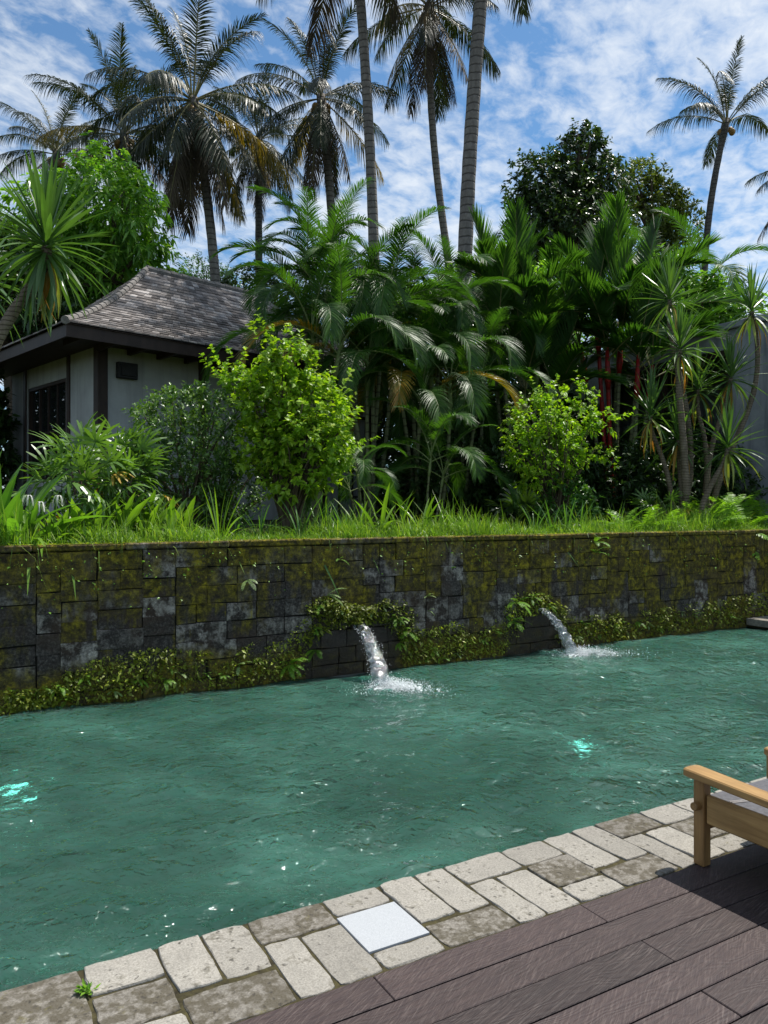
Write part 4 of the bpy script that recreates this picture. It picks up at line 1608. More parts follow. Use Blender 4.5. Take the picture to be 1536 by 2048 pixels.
def coconut(label, crown_px, crown_py, depth, base_px, bow=0.0, r0=0.20, r1=0.13, nfr=24, scale=1.0, seed=0, lo=-70, hi=86, bark='palmbark', nuts=6, dead=3, twist=0.0, mid=None):
    rr = random.Random(seed)
    base = GD(base_px, depth)
    top = Vector(xdir(crown_px) * depth)
    top.z = zp(crown_py, depth)
    o = thing('coconut_palm', label, 'palm tree', base, 0, 'coconut palms behind the garden')
    d = top - base
    P = path((0, 0, -0.3), d, Vector(RGT) * bow)
    if mid is not None:          # S-bend: second harmonic
        t = np.linspace(0, 1, len(P))[:, None]
        P = P + np.array(RGT)[None] * mid * np.sin(2 * np.pi * t)
    n = 40
    t16 = np.linspace(0, 1, len(P))
    tt = np.linspace(0, 1, n)
    P = np.stack([np.interp(tt, t16, P[:, i]) for i in range(3)], 1)
    rad = r1 + (r0 - r1) * (1 - tt) ** 1.5
    rad = rad * (1 + 0.05 * (np.arange(n) % 2))
    rad[-3:] *= [1.15, 1.3, 1.1]
    mb = MB()
    mb.tube(P, rad, 10)
    obj('trunk', mb.mesh('palm_trunk', M[bark], True), o)
    top_l = Vector(P[-1])
    for i in range(nfr):
        f = i / max(1, nfr - 1)
        e = hi + (lo - hi) * f ** 0.9 + rr.uniform(-6, 6)
        k = min(range(len(CO_E)), key=lambda q: abs(CO_E[q] - e))
        az = twist + GA * i + rr.uniform(-.25, .25)
        me = CO[k][rr.randint(0, 1)]
        if i >= nfr - dead and k >= 6:
            me = CO_DEAD[min(2, k - 7 if k >= 7 else 0)]
        elif k in (5, 6, 7, 8) and rr.random() < 0.12:
            me = CO_GOLD[k - 5]
        obj('frond', me, o, top_l + Vector((math.cos(az) * .06, math.sin(az) * .06, -0.25 * f)), (rr.uniform(-.06, .06), rr.uniform(-.06, .06), az), scale * rr.uniform(.88, 1.08))
    for k in range(nuts):
        a = k * GA
        obj('coconut', NUT, o, top_l + Vector((math.cos(a) * .24, math.sin(a) * .24, -0.38 - 0.12 * (k % 3))), (rr.uniform(-.4, .4), rr.uniform(-.4, .4), a), rr.uniform(.8, 1.05))
    return o


coconut('ragged short coconut palm past the house, partly behind the glossy domed tree', 112, 300, 33, 118, 0.2, nfr=22, scale=.70, seed=1, hi=84, lo=-20, bark='palmbark_dark')
coconut('leaning-headed coconut palm rising directly behind the glossy domed tree', 248, 262, 27, 262, 0.1, nfr=26, scale=.78, seed=2, lo=-55, bark='palmbark_dark', twist=.8)
coconut('largest bushy coconut palm with a skirt of dead fronds behind the house ridge', 386, 195, 24, 432, 0.40, nfr=36, scale=.84, seed=3, lo=-84, nuts=9, dead=6, twist=2.1, r0=.19, r1=.13)
coconut('thin coconut palm half hidden by the largest one, with a dark trunk', 518, 275, 31, 530, -0.1, nfr=26, scale=.62, seed=4, lo=-75, bark='palmbark_dark', dead=4)
coconut('coconut palm with an open starry crown behind the feathery garden palms', 642, 190, 27, 684, 0.22, nfr=28, scale=.74, seed=5, lo=-80, dead=5, twist=.4, r0=.19, r1=.14)
coconut('tall pale palm trunk, straight, with its crown far above the roofs', 702, -240, 21, 752, 0.24, nfr=22, scale=.9, seed=6, r0=.17, r1=.125, lo=-50)
coconut('slender coconut palm with a curved trunk and a drooping crown', 858, 8, 26, 905, 0.26, nfr=24, scale=.76, seed=7, lo=-78, dead=4, twist=1.2, r0=.16, r1=.115, mid=0.25)
coconut('thick ringed palm trunk leaning towards the dark round tree', 988, -300, 18, 918, -0.2, nfr=20, scale=.9, seed=8, r0=.205, r1=.15, lo=-35)
coconut('lone coconut palm with a thin bent trunk beyond the grey building', 1453, 238, 31, 1404, -0.42, nfr=12, scale=.76, seed=9, hi=89, lo=20, nuts=3, dead=0, r0=.15, r1=.12, bark='palmbark_dark', twist=2.0, mid=0.18)
coconut('coconut palm mostly hidden, its frond tips showing above the grey building', 1620, 348, 36, 1600, 0.3, nfr=16, scale=.8, seed=10, lo=-30)

# ---------------- broadleaf trees and shrubs
def foliage(c, rad, n_tw, per, LL, LW, seed, lobes=9, lamp=0.35, outw=0.8, upb=0.35, tw=0.25, inner=0.25, droop=0.2, zmin=-0.75, jitter=0.55, shoots=0, shoot_len=0.5, cone=0.0):
    r = np.random.default_rng(seed)
    c, rad = np.array(c, float), np.array(rad, float)
    d = rdirs(n_tw * 2, r)
    d = d[d[:, 2] > zmin][:n_tw]
    n = len(d)
    ld = rdirs(lobes, r)
    la = r.uniform(0.3, 1.0, lobes) * lamp
    f = (0.82 - 0.30 * max(0.0, lamp - .35)) + (la[None] * np.exp(7 * (d @ ld.T - 1))).sum(1)
    if cone:
        f *= 1 - cone * np.clip(d[:, 2], 0, 1) * 0.0
    rr = np.where(r.random(n) < inner, r.uniform(0.35, 0.8, n), r.uniform(0.80, 1.0, n))
    P = c + d * rad * (f * rr)[:, None]
    td = unit(d * outw + np.array([0, 0, upb]) + r.normal(0, 0.35, (n, 3)))
    tl = tw * r.uniform(0.6, 1.3, n)
    if shoots:
        k = r.choice(n, shoots, replace=False)
        up = d[k, 2] > -0.1
        tl[k[up]] = shoot_len * r.uniform(0.6, 1.2, up.sum())
        td[k[up]] = unit(d[k[up]] * 0.9 + np.array([0, 0, .45]) + r.normal(0, .25, (up.sum(), 3)))
    # leaves along each twig; long shoots carry more
    cnt = np.maximum(2, np.round(per * np.maximum(1, tl / tw) ** 0.9)).astype(int)
    idx = np.repeat(np.arange(n), cnt)
    m = len(idx)
    s = r.random(m)
    pp = P[idx] + td[idx] * (tl[idx] * s)[:, None]
    perp = rdirs(m, r)
    perp = unit(perp - (perp * td[idx]).sum(1)[:, None] * td[idx])
    D = unit(td[idx] * 0.55 + perp * jitter * 1.5 + np.array([0, 0, 0.05]))
    N = unit(np.array([0, 0, 1.0]) + td[idx] * 0.35 + r.normal(0, 0.35, (m, 3)))
    sz = r.uniform(0.65, 1.15, m)
    V, F = leaves_arr(pp, D, N, LL * sz, LW * sz, droop)
    return V, F, P, td, tl


def stems_mesh(name, base_pts, targets, r0, seed, mat, n=7):
    r = np.random.default_rng(seed)
    mb = MB()
    for i, tg in enumerate(targets):
        b = np.array(base_pts[i % len(base_pts)], float)
        tg = np.array(tg, float)
        t = np.linspace(0, 1, n)[:, None]
        mid = b + (tg - b) * np.array([0.25, 0.25, 0.6]) + r.normal(0, .05, 3)
        p = (1 - t) ** 2 * b + 2 * t * (1 - t) * mid + t ** 2 * tg
        mb.tube(p, r0 * (1 - 0.8 * t[:, 0]), 5)
    return mb.mesh(name, mat, True)


def shrub(name, label, cat, loc, c, rad, n_tw, per, LL, LW, mat, seed, stem_r=0.025, nst=26, group=None, bases=None, part='foliage', **kw):
    o = thing(name, label, cat, loc, 0, group)
    if isinstance(c, list):
        res = [foliage(c_, r_, max(20, int(n_tw * r_[0] * r_[2] / sum(q[1][0] * q[1][2] for q in c))), per, LL, LW, seed + 50 + k_, **kw) for k_, (c_, r_) in enumerate(c)]
        V, F = join([(q[0], q[1]) for q in res])
        P, td, tl = (np.concatenate([q[k_] for q in res]) for k_ in (2, 3, 4))
    else:
        V, F, P, td, tl = foliage(c, rad, n_tw, per, LL, LW, seed, **kw)
    obj(part, mesh_np(name + '_foliage', V, F, M[mat]), o)
    k = np.random.default_rng(seed).choice(len(P), min(nst, len(P)), replace=False)
    tg = [P[i] + td[i] * tl[i] * .7 for i in k]
    bases = bases or [(0.06 * math.cos(a), 0.06 * math.sin(a), -0.05) for a in (0, 2.1, 4.2)]
    obj('stem', stems_mesh(name + '_stem', bases, tg, stem_r, seed, M['bark']), o)
    return o


def tree(name, label, base, lumps, n_tw, per, LL, LW, mat, seed, trunk_r=0.2, group=None, **kw):
    """crown of several lobes (c, rad) in local metres, trunk and limbs up into them"""
    o = thing(name, label, 'tree', base, 0, group)
    parts, tg = [], []
    vol = [r_[0] * r_[2] for _, r_ in lumps]
    for i, (c, rad) in enumerate(lumps):
        V, F, P, td, tl = foliage(c, rad, max(40, int(n_tw * vol[i] / sum(vol))), per, LL, LW, seed + i, **kw)
        parts.append((V, F))
        k = np.random.default_rng(seed + i).choice(len(P), 6, replace=False)
        tg += [np.array(c) + (P[j] - np.array(c)) * .85 for j in k]
    V, F = join(parts)
    obj('crown', mesh_np(name + '_crown', V, F, M[mat]), o)
    zt = min(c[2] for c, _ in lumps)
    mb = MB()
    zz = np.linspace(-0.3, zt, 8)
    mb.tube([(0.12 * math.sin(z * 1.1), 0.1 * math.cos(z * .9) - .1, z) for z in zz], trunk_r * (1 - 0.45 * np.linspace(0, 1, 8)), 9)
    b = (0.12 * math.sin(zt * 1.1), 0.1 * math.cos(zt * .9) - .1, zt - .05)
    for t_ in tg:
        b = np.array(b)
        t = np.linspace(0, 1, 6)[:, None]
        mid_ = b + (t_ - b) * np.array([.4, .4, .55])
        p = (1 - t) ** 2 * b + 2 * t * (1 - t) * mid_ + t ** 2 * t_
        mb.tube(p, trunk_r * .38 * (1 - .8 * t[:, 0]), 5)
    obj('trunk', mb.mesh(name + '_trunk', M['bark'], True), o)
    return o


def lump(px, py, depth, base, rpx, rpz, rd=None):
    """crown lobe from its pixel centre and radii at a depth, in the tree's own metres"""
    c = Vector(xdir(px) * depth)
    c.z = zp(py, depth)
    c -= base
    a = rpx / FPX * depth
    return (tuple(c), (a, rd or a, rpz / FPX * depth))


def ptree(name, label, base_px, depth, lumps, *a, **kw):
    base = GD(base_px, depth)
    return tree(name, label, base, [lump(px, py, depth + dd, base, rx, rz) for px, py, dd, rx, rz in lumps], *a, **kw)


ptree('glossy_tree', 'bright glossy dome-topped tree behind the house, below the coconut palms', 225, 19,
      [(205, 395, 0, 92, 92), (268, 455, -.5, 62, 85), (120, 470, .3, 120, 105), (60, 570, .2, 100, 110), (270, 545, .3, 80, 60), (160, 590, .6, 120, 90)],
      1700, 11, 0.24, 0.085, 'mango', 300, trunk_r=.22, lamp=.25, tw=.36, droop=.55, upb=.1, inner=.2, zmin=-.9)
ptree('round_tree', 'dense dark round-crowned tree with a pointed top, behind the red-stemmed palm', 1140, 29,
      [(1120, 420, 0, 105, 90), (1165, 330, .3, 58, 72), (1072, 455, -.3, 62, 80), (1205, 395, 0, 55, 80), (1130, 480, -.6, 115, 62), (1168, 282, .3, 26, 34), (1095, 375, 0, 55, 55)],
      2300, 10, 0.23, 0.10, 'darktree', 320, trunk_r=.35, lamp=.32, tw=.32, droop=.3, upb=.15, inner=.15, zmin=-.9)
ptree('olive_tree', 'olive-green tree standing just behind the dark round tree', 1300, 32,
      [(1295, 445, 0, 75, 92), (1275, 370, .3, 34, 46), (1335, 480, 0, 48, 85), (1320, 410, 0, 36, 50)],
      1300, 10, 0.22, 0.09, 'olivetree', 340, trunk_r=.3, lamp=.35, tw=.3, droop=.2, upb=.4, inner=.2, zmin=-.9)
ptree('feathery_tree', 'light green feathery young tree seen over the house ridge', 410, 30,
      [(400, 560, 0, 42, 38), (445, 575, .2, 34, 34), (372, 580, 0, 30, 30)],
      420, 14, 0.12, 0.045, 'midtree', 350, trunk_r=.12, lamp=.4, tw=.4, droop=.15, inner=.3)
ptree('shade_tree', 'dark leafy tree low behind the palm-side end of the house ridge', 480, 27,
      [(478, 600, 0, 60, 50), (545, 600, 0, 60, 60), (430, 630, 0, 60, 40)],
      600, 10, 0.22, 0.09, 'darktree', 355, trunk_r=.2)
ptree('vine_covered_tree', 'bright leafy tree draped with vines above the grey building', 1400, 20,
      [(1405, 610, 0, 62, 55), (1340, 620, .3, 60, 60), (1455, 620, .3, 55, 42), (1330, 560, .5, 50, 45), (1290, 680, .6, 70, 90), (1370, 690, -.2, 60, 60)],
      1250, 10, 0.20, 0.10, 'midtree', 360, trunk_r=.2, lamp=.4, tw=.3, droop=.3, inner=.2, zmin=-.9)
ptree('backdrop_tree', 'mid-green tree showing between the feathery palms and the red-stemmed palm', 1090, 21,
      [(1095, 600, 0, 55, 70), (1010, 640, .3, 90, 90), (1120, 700, 0, 70, 80), (920, 600, .3, 80, 60), (850, 640, .5, 90, 70)],
      1300, 10, 0.22, 0.09, 'midtree', 370, trunk_r=.2, lamp=.3, tw=.3, droop=.3, inner=.2, zmin=-.9)
ptree('backdrop_tree', 'dark tree past the window end of the house, under the sword-leaved plant', 20, 17,
      [(20, 640, 0, 130, 110), (-60, 560, 0, 120, 150), (110, 660, .6, 90, 70)],
      1100, 10, 0.22, 0.08, 'hedge', 380, trunk_r=.2, lamp=.3, tw=.3, droop=.4, inner=.2, zmin=-.9)
ptree('backdrop_tree', 'dark tree closing off the garden behind the feathery palm canes', 800, 20,
      [(700, 690, 0, 120, 120), (830, 740, 0, 120, 140), (960, 760, 0, 120, 140), (1080, 800, 0, 120, 130)],
      1500, 10, 0.24, 0.10, 'hedge', 390, trunk_r=.2, lamp=.3, tw=.3, droop=.4, inner=.2, zmin=-.95)

# shade planting along the back of the bed
HG = [(905, 14.6, .85, 1.15, 'dark shade shrub between the feathery palm canes and the lime bush'),
      (1010, 14.8, .9, 1.2, 'dark shade shrub directly behind the smaller lime bush'),
      (1135, 14.6, .9, 1.1, 'dark shade shrub at the foot of the red-stemmed palm, behind the split leaves'),
      (1245, 14.4, .9, 1.25, 'dark shade shrub between the red-stemmed palm and the spiky plants'),
      (1330, 15.0, .9, 1.5, 'dark shade shrub behind the spiky plants'),
      (1420, 15.0, .9, 1.2, 'dark shade shrub in front of the opening of the grey building'),
      (800, 13.6, .6, .8, 'dark shade shrub at the foot of the house doors'),
      (845, 16.6, 1.0, 2.3, 'tall dark shrub behind the canes, beside the end of the house'),
      (935, 17.0, 1.1, 2.5, 'tall dark shrub behind the canes, behind the bending fronds'),
      (1030, 17.4, 1.1, 2.4, 'tall dark shrub behind the stiff-leaved palm'),
      (1130, 17.8, 1.2, 2.4, 'tall dark shrub behind the red-stemmed palm'),
      (1340, 17.6, 1.1, 2.2, 'tall dark shrub beside the grey building, behind the dracaenas'),
      (-75, 14.2, .9, 2.4, 'tall dark shrub past the window end of the house')]
for i, (px, dp, rx, h, lab) in enumerate(HG):
    b = GD(px, dp)
    shrub('shade_shrub', lab, 'shrub', b, (0, 0, h * .55), (rx, rx * .8, h * .62), 420 if h < 2 else 900, 8, .15 if h < 2 else .2, .06 if h < 2 else .09, 'hedge', 400 + i, group='shade shrubs', lamp=.4, tw=.25, zmin=-.9, nst=14)

# lime and dark shrubs in front of the house
b, dp = G(575, 9.0)
shrub('lime_shrub', 'large lime-green leafy shrub with upright shoots in front of the house', 'shrub', b,
      [lump(572 + (x - 562) * .88, 846 + (y - 830) * .9, dp + dd, b, rx * .84, rz * .86) for x, y, dd, rx, rz in ((555, 765, 0, 72, 70), (640, 800, .1, 62, 62), (492, 770, .1, 52, 48), (600, 870, -.15, 98, 72), (520, 870, -.1, 72, 72), (535, 690, 0, 26, 40), (600, 705, 0, 34, 40), (668, 890, 0, 48, 52), (590, 950, -.1, 78, 48), (430, 745, .1, 22, 12))],
      None, 1150, 9, .084, .058, 'lime', 500, stem_r=.03, nst=70, lamp=.7, lobes=6, tw=.14, inner=.22, shoots=12, shoot_len=.46, droop=.25, upb=.4, zmin=-.95)
b, dp = G(375, 9.55)
shrub('dark_shrub', 'dark glossy rounded shrub against the pale house wall', 'shrub', b,
      (0, 0, 1.0), (0.62, 0.55, .92), 1100, 8, .075, .032, 'darkshrub', 510, lamp=.42, lobes=10, tw=.13, inner=.15, shoots=26, shoot_len=.3, droop=.1, upb=.6, zmin=-.95)
b, dp = G(440, 9.75)
shrub('dark_shrub', 'low dark shrub tucked between the glossy shrub and the large lime shrub', 'shrub', b,
      (0, 0, .55), (0.42, 0.4, .55), 360, 8, .075, .032, 'darkshrub', 515, lamp=.4, tw=.13, inner=.15, droop=.1, upb=.5, zmin=-.95)
b, dp = G(1112, 9.1)
shrub('lime_shrub', 'smaller open lime-green shrub with long side shoots near the red-stemmed palm', 'shrub', b,
      [lump(x, y, dp + dd, b, rx, rz) for x, y, dd, rx, rz in ((1075, 835, 0, 52, 44), (1135, 850, .1, 60, 40), (1100, 905, -.1, 78, 50), (1040, 875, 0, 40, 34), (1195, 848, 0, 42, 14), (1168, 795, 0, 12, 26), (1190, 915, 0, 50, 12), (1090, 950, -.1, 52, 36), (1110, 790, .1, 30, 20))],
      None, 520, 8, .085, .052, 'lime2', 520, stem_r=.02, nst=60, lamp=.5, lobes=7, tw=.15, inner=.2, shoots=4, shoot_len=.4, droop=.25, upb=.15, zmin=-.9)
shrub('leafy_shrub', 'darker leafy growth at the base of the smaller lime shrub', 'shrub', b + Vector((0.1, -.12, 0)),
      (0, 0, .38), (0.42, 0.38, .42), 220, 7, .085, .055, 'strap_dark', 525, lamp=.4, tw=.15, zmin=-.9, nst=10)

# ---------------- feathery (areca) palms
AR_E = [80, 66, 52, 38, 22]
AR_B = [1.5, 2.0, 2.35, 2.4, 2.0]
AR = [[frond_mesh('areca_frond', 2.35, 62, e, b, 0.54, 0.027, (60, 28), 30, 0.34, 0.22, 600 + 11 * i + v, M['areca'], M['sheath'], 0.017, 4, 1.4, 0.045, 0.0, 0.62) for v in range(2)] for i, (e, b) in enumerate(zip(AR_E, AR_B))]
AR_OLD = [swap_mat(AR[i][0], M['areca_old']) for i in range(5)]


def palm_clump(name, label, canes, meshes, elev, frL, base_px, base_Y, cane_mat, shaft_mat, seed, group, nfr=(7, 9), cr=0.035, yellow=0.06, olds=None, spread=0.35, shaft=0.55, sp_scale=1.0, cat='palm', spear=True):
    rr = random.Random(seed)
    base, dp0 = G(base_px, base_Y)
    o = thing(name, label, cat, base, 0, group)
    for ci_, (px, py, dd) in enumerate(canes):
        depth = dp0 + dd
        top = Vector(xdir(px) * depth)
        top.z = zp(py, depth)
        top -= base
        foot = Vector((top.x * spread + rr.uniform(-.12, .12), top.y * spread + rr.uniform(-.12, .12), -0.05))
        P = path(foot, top, (rr.uniform(-.06, .06), rr.uniform(-.06, .06), 0), 14)
        hgt = max(top.z, .2)
        mb = MB()
        mb.tube(P, np.linspace(cr * 1.15, cr * .85, 14), 8)
        obj('cane', mb.mesh('cane', M[cane_mat if (cane_mat != 'redshaft' or ci_ in (1, 3)) else 'arecabark'], True), o)
        # crownshaft
        dirv = unit(P[-1] - P[-3])
        sl = min(shaft, hgt * .35)
        mb = MB()
        mb.tube([P[-1] - dirv * sl * .55, P[-1] - dirv * sl * .3, P[-1] + dirv * sl * .45], [cr * .95, cr * 1.45, cr * .6], 8)
        obj('crownshaft', mb.mesh('crownshaft', M[shaft_mat], True), o)
        n = rr.randint(*nfr)
        a0 = rr.uniform(0, 6.28)
        for i in range(n):
            f = i / (n - 1)
            k = min(len(meshes) - 1, int(f * len(meshes)))
            me = meshes[k][rr.randint(0, len(meshes[k]) - 1)]
            if olds and f > .5 and rr.random() < yellow:
                me = olds[k]
            obj('frond', me, o, Vector(P[-1]) + Vector(tuple(dirv)) * sl * (.42 - .35 * f), (rr.uniform(-.1, .1), rr.uniform(-.1, .1), a0 + GA * i + rr.uniform(-.3, .3)), frL * rr.uniform(.85, 1.1))
        if spear and rr.random() < .4:
            mb = MB()
            mb.tube([P[-1], P[-1] + dirv * 1.2 * frL], [.012, .003], 5)
            obj('spear_leaf', mb.mesh('spear_leaf', M['sheath'], True), o)
    return o


AG = 'feathery palm clumps between the house and the red-stemmed palm'
palm_clump('feather_palm', 'feathery palm clump arching over the house roof, behind the large lime shrub',
           [(625, 690, .2), (650, 640, .6), (610, 625, .9), (635, 575, 1.4), (675, 720, 0), (670, 570, 1.2)], AR, AR_E, .84, 600, 11.3, 'arecabark', 'sheath', 61, AG, yellow=.10, olds=AR_OLD)
palm_clump('feather_palm', 'feathery palm clump whose pale canes stand before the house doors',
           [(692, 745, 0), (745, 695, .3), (715, 635, .8), (768, 635, .6), (735, 745, -.1), (790, 665, 1.0)], AR, AR_E, .84, 735, 11.3, 'arecabark', 'sheath', 62, AG, yellow=.12, olds=AR_OLD)
palm_clump('feather_palm', 'feathery palm clump with yellowing fronds beside the dark shade planting',
           [(800, 785, 0), (842, 820, -.2), (862, 740, .4), (825, 690, .9), (885, 670, .8), (900, 790, .1)], AR, AR_E, .84, 840, 11.3, 'arecabark', 'sheath', 63, AG, yellow=.22, olds=AR_OLD)
palm_clump('feather_palm', 'feathery palm clump nearest the smaller lime shrub, fronds bending low',
           [(930, 740, .6), (960, 790, .3), (905, 650, 1.4), (975, 690, 1.4)], AR, AR_E, .84, 930, 11.4, 'arecabark', 'sheath', 64, AG, yellow=.14, olds=AR_OLD)
palm_clump('young_feather_palm', 'young low feathery palm beside the trunk of the large lime shrub',
           [(715, 955, -.4), (700, 985, -.3)], AR, AR_E, .42, 715, 9.6, 'arecabark', 'sheath', 65, None, nfr=(5, 6), cr=.015, spear=False)
palm_clump('young_feather_palm', 'young feathery palm in shade, its fronds arching over the grass before the palm canes',
           [(860, 930, 0), (885, 960, .2)], AR, AR_E, .62, 868, 10.0, 'arecabark', 'sheath', 66, None, nfr=(6, 7), cr=.018, spear=False)

# ---------------- red-stemmed palm and its stiff-leaved neighbours
LI_E = [82, 70, 58, 44, 28]
LI_B = [0.35, 0.55, 0.75, 0.85, 0.9]
LI = [[frond_mesh('stiff_frond', 2.2, 52, e, b, 0.76, 0.052, (50, 16), 26, 0.10, 0.22, 700 + 13 * i + v, M['lipstick'], M['stalk'], 0.020, 3, 1.4, 0.06, 0.0, 0.72) for v in range(2)] for i, (e, b) in enumerate(zip(LI_E, LI_B))]
palm_clump('red_stemmed_palm', 'tall clump palm with red stems and stiff dark feather leaves',
           [(1245, 620, .5), (1195, 660, 0), (1285, 660, .4), (1215, 730, -.3), (1275, 750, -.3), (1300, 770, 0), (1165, 720, .5), (1240, 700, .2)],
           LI, LI_E, .88, 1235, 11.4, 'redshaft', 'redshaft', 71, None, nfr=(6, 8), cr=.045, spear=False, shaft=.9, spread=.3)
palm_clump('stiff_leaved_palm', 'stiff-leaved palm clump between the feathery palms and the red-stemmed palm',
           [(1040, 655, .2), (1000, 715, 0), (1075, 735, .2), (1050, 805, 0), (985, 645, .8), (1110, 825, .3)],
           LI, LI_E, .85, 1045, 12.0, 'arecabark', 'sheath', 72, None, nfr=(6, 8), cr=.04, spear=False)
palm_clump('far_feather_palm', 'light green feathery palm arching over the grey building',
           [(1405, 600, 0), (1310, 560, .8)], AR, AR_E, 1.1, 1380, 13.6, 'arecabark', 'sheath', 73, None, nfr=(6, 7), spear=False)

# ---------------- spiky dracaenas
def sword_mesh(name, L, W, droop, mat, seg=6, fold=0.0):
    prof_ = [0.62, 0.72, 0.92, 1.0, 0.86, 0.52, 0.05]
    V, F = [], []
    for i in range(seg + 1):
        t = i / seg
        x = L * t * (1 - 0.25 * droop * t)
        z = -L * droop * t * t
        w_ = W * .5 * prof_[i]
        V += [(x, -w_, z + w_ * .35), (x, 0, z), (x, w_, z + w_ * .35)]
    for i in range(seg):
        a = 3 * i
        F += [(a, a + 3, a + 4, a + 1), (a + 1, a + 4, a + 5, a + 2)]
    return mesh_pd(name, V, F, mat)


def sword_set(L, W):
    return [sword_mesh('sword_leaf', L, W, .03, M['draco']), sword_mesh('sword_leaf', L * 1.02, W, .14, M['draco']), sword_mesh('sword_leaf', L * .98, W, .30, M['draco']),
            sword_mesh('sword_leaf', L * .9, W, .45, M['draco_pale']), sword_mesh('sword_leaf', L * .85, W * .9, .5, M['draco_old'])]


SW = sword_set(.74, .046)
SWB = sword_set(.84, .054)


def dracaena(label, base, stems, leafset, n, seed, group=None, scale=1.0, lowdeg=-50):
    """stems: list of (points, radius) in world metres; a rosette of sword leaves at each end"""
    rr = random.Random(seed)
    o = thing('spiky_dracaena', label, 'dracaena', base, 0, group)
    for pts, r0 in stems:
        P = np.array([Vector(p) - base for p in pts])
        t = np.linspace(0, 1, len(P))
        tt = np.linspace(0, 1, 18)
        # smooth through the points
        co = np.polyfit(t, P, min(3, len(P) - 1))
        Q = sum(co[k][None] * tt[:, None] ** (len(co) - 1 - k) for k in range(len(co)))
        mb = MB()
        mb.tube(Q, r0 * .78 * (1 - .35 * tt) * (1 + .06 * np.sin(np.arange(18) * 2.4)), 8)
        obj('stem', mb.mesh('dracaena_stem', M['dracobark'], True), o)
        top = Vector(Q[-1])
        for i in range(n):
            f = (i + .5) / n
            e = 88 + (lowdeg - 88) * f ** 1.15 + rr.uniform(-7, 7)
            k = 0 if e > 45 else 1 if e > 8 else 2
            if e < lowdeg + 35 and rr.random() < .4:
                k = 3
            if e < lowdeg + 22 and rr.random() < .4:
                k = 4
            az = GA * i + rr.uniform(-.2, .2)
            obj('leaf', leafset[k], o, top + Vector((0, 0, .10 * (1 - f) - .10 * f)) * scale, (rr.uniform(-.3, .3), -R(e), az), scale * rr.uniform(.82, 1.1))
    return o


def pp(px, py, depth):
    v = Vector(xdir(px) * depth)
    v.z = zp(py, depth)
    return v


b = GD(-95, 7.35)
dracaena('large sword-leaved dracaena leaning over the house eave on a curved stem', b, [([b, pp(-50, 790, 7.35), pp(20, 645, 7.35), pp(78, 545, 7.35), pp(92, 495, 7.35)], .085)], SWB, 115, 81, scale=.92, lowdeg=-78)
b = GD(-80, 8.6)
dracaena('yellowing dracaena mostly out of view behind the large sword-leaved one', b, [([b, pp(-60, 700, 8.6), pp(-45, 560, 8.6)], .06)], SWB, 70, 82, lowdeg=-80)
DG = 'spiky dracaenas before the grey building'
DL = [
    ('tall dracaena with a pale grey rosette, highest of its clump', (1352, 1006), 13.3, [([(1352, 1030), (1380, 880), (1352, 720), (1340, 600)], .075)], 58),
    ('tall dracaena with a straight bare stem and a wide dark rosette', (1372, 1010), 12.7, [([(1372, 1030), (1368, 900), (1358, 780), (1360, 700)], .085)], 66),
    ('dracaena with a curved stem rising before the grey wall, yellow skirt under its head', (1440, 990), 13.6, [([(1418, 1030), (1440, 930), (1500, 850), (1506, 740), (1505, 625)], .075)], 58),
    ('dracaena forking into two heads beside the dark opening', (1412, 990), 13.4, [([(1412, 1030), (1418, 920), (1440, 840), (1462, 755)], .07), ([(1412, 1030), (1412, 900), (1400, 840), (1396, 778)], .06)], 54),
    ('low dracaena spreading towards the red-stemmed palm', (1345, 1005), 12.9, [([(1345, 1030), (1335, 950), (1310, 880), (1302, 832)], .06)], 56),
    ('short dracaena half hidden behind the straight bare stem', (1366, 1000), 13.1, [([(1366, 1030), (1360, 960), (1355, 880)], .055)], 50),
    ('low dracaena on a slanting stem nearest the ferns', (1392, 1008), 12.6, [([(1392, 1035), (1415, 985), (1440, 940), (1456, 895)], .07)], 52),
]
for i, (lab, bp_, dp, st, n) in enumerate(DL):
    b = GD(bp_[0], dp)
    sts = []
    for pts, r0 in st:
        w_ = [pp(x, y, dp) for x, y in pts]
        w_[0] = Vector((w_[0].x, w_[0].y, b.z - .05))
        sts.append((w_, r0))
    dracaena(lab, b, sts, SW, n, 830 + i, DG, lowdeg=-52)

# ---------------- fan palm, strap-leaved and broad-leaved plants
def fan_mesh(name, blades, L, W, spread, mat, seed, pet=0.35, droop=.5):
    r = np.random.default_rng(seed)
    a = np.radians(np.linspace(-spread, spread, blades))
    P = np.tile([pet, 0, 0.0], (blades, 1))
    D = np.stack([np.cos(a), np.sin(a), 0.18 * np.cos(a) + r.normal(0, .06, blades)], 1)
    Wd = np.stack([-np.sin(a), np.cos(a), r.normal(0, .2, blades)], 1)
    LL = L * (0.78 + .22 * np.cos(a)) * r.uniform(.9, 1.05, blades)
    Vl, Fl = strips_arr(P, D, Wd, LL, W, droop * r.uniform(.7, 1.3, blades), 4, [.45, .95, 1, .85, .3])
    Vt, Ft = tube_arr([(0, 0, 0), (pet * .5, 0, .01), (pet, 0, 0)], .005, 4)
    V, F = join([(Vl, Fl), (Vt, Ft)])
    return mesh_np(name, V, F, mat)


FAN = [fan_mesh('fan_leaf', 9, .32, .034, 100, M['rhapis'], 900 + i, droop=.35 + .2 * i) for i in range(3)]
FAN_OLD = [swap_mat(FAN[i], M['rhapis_old']) for i in range(3)]


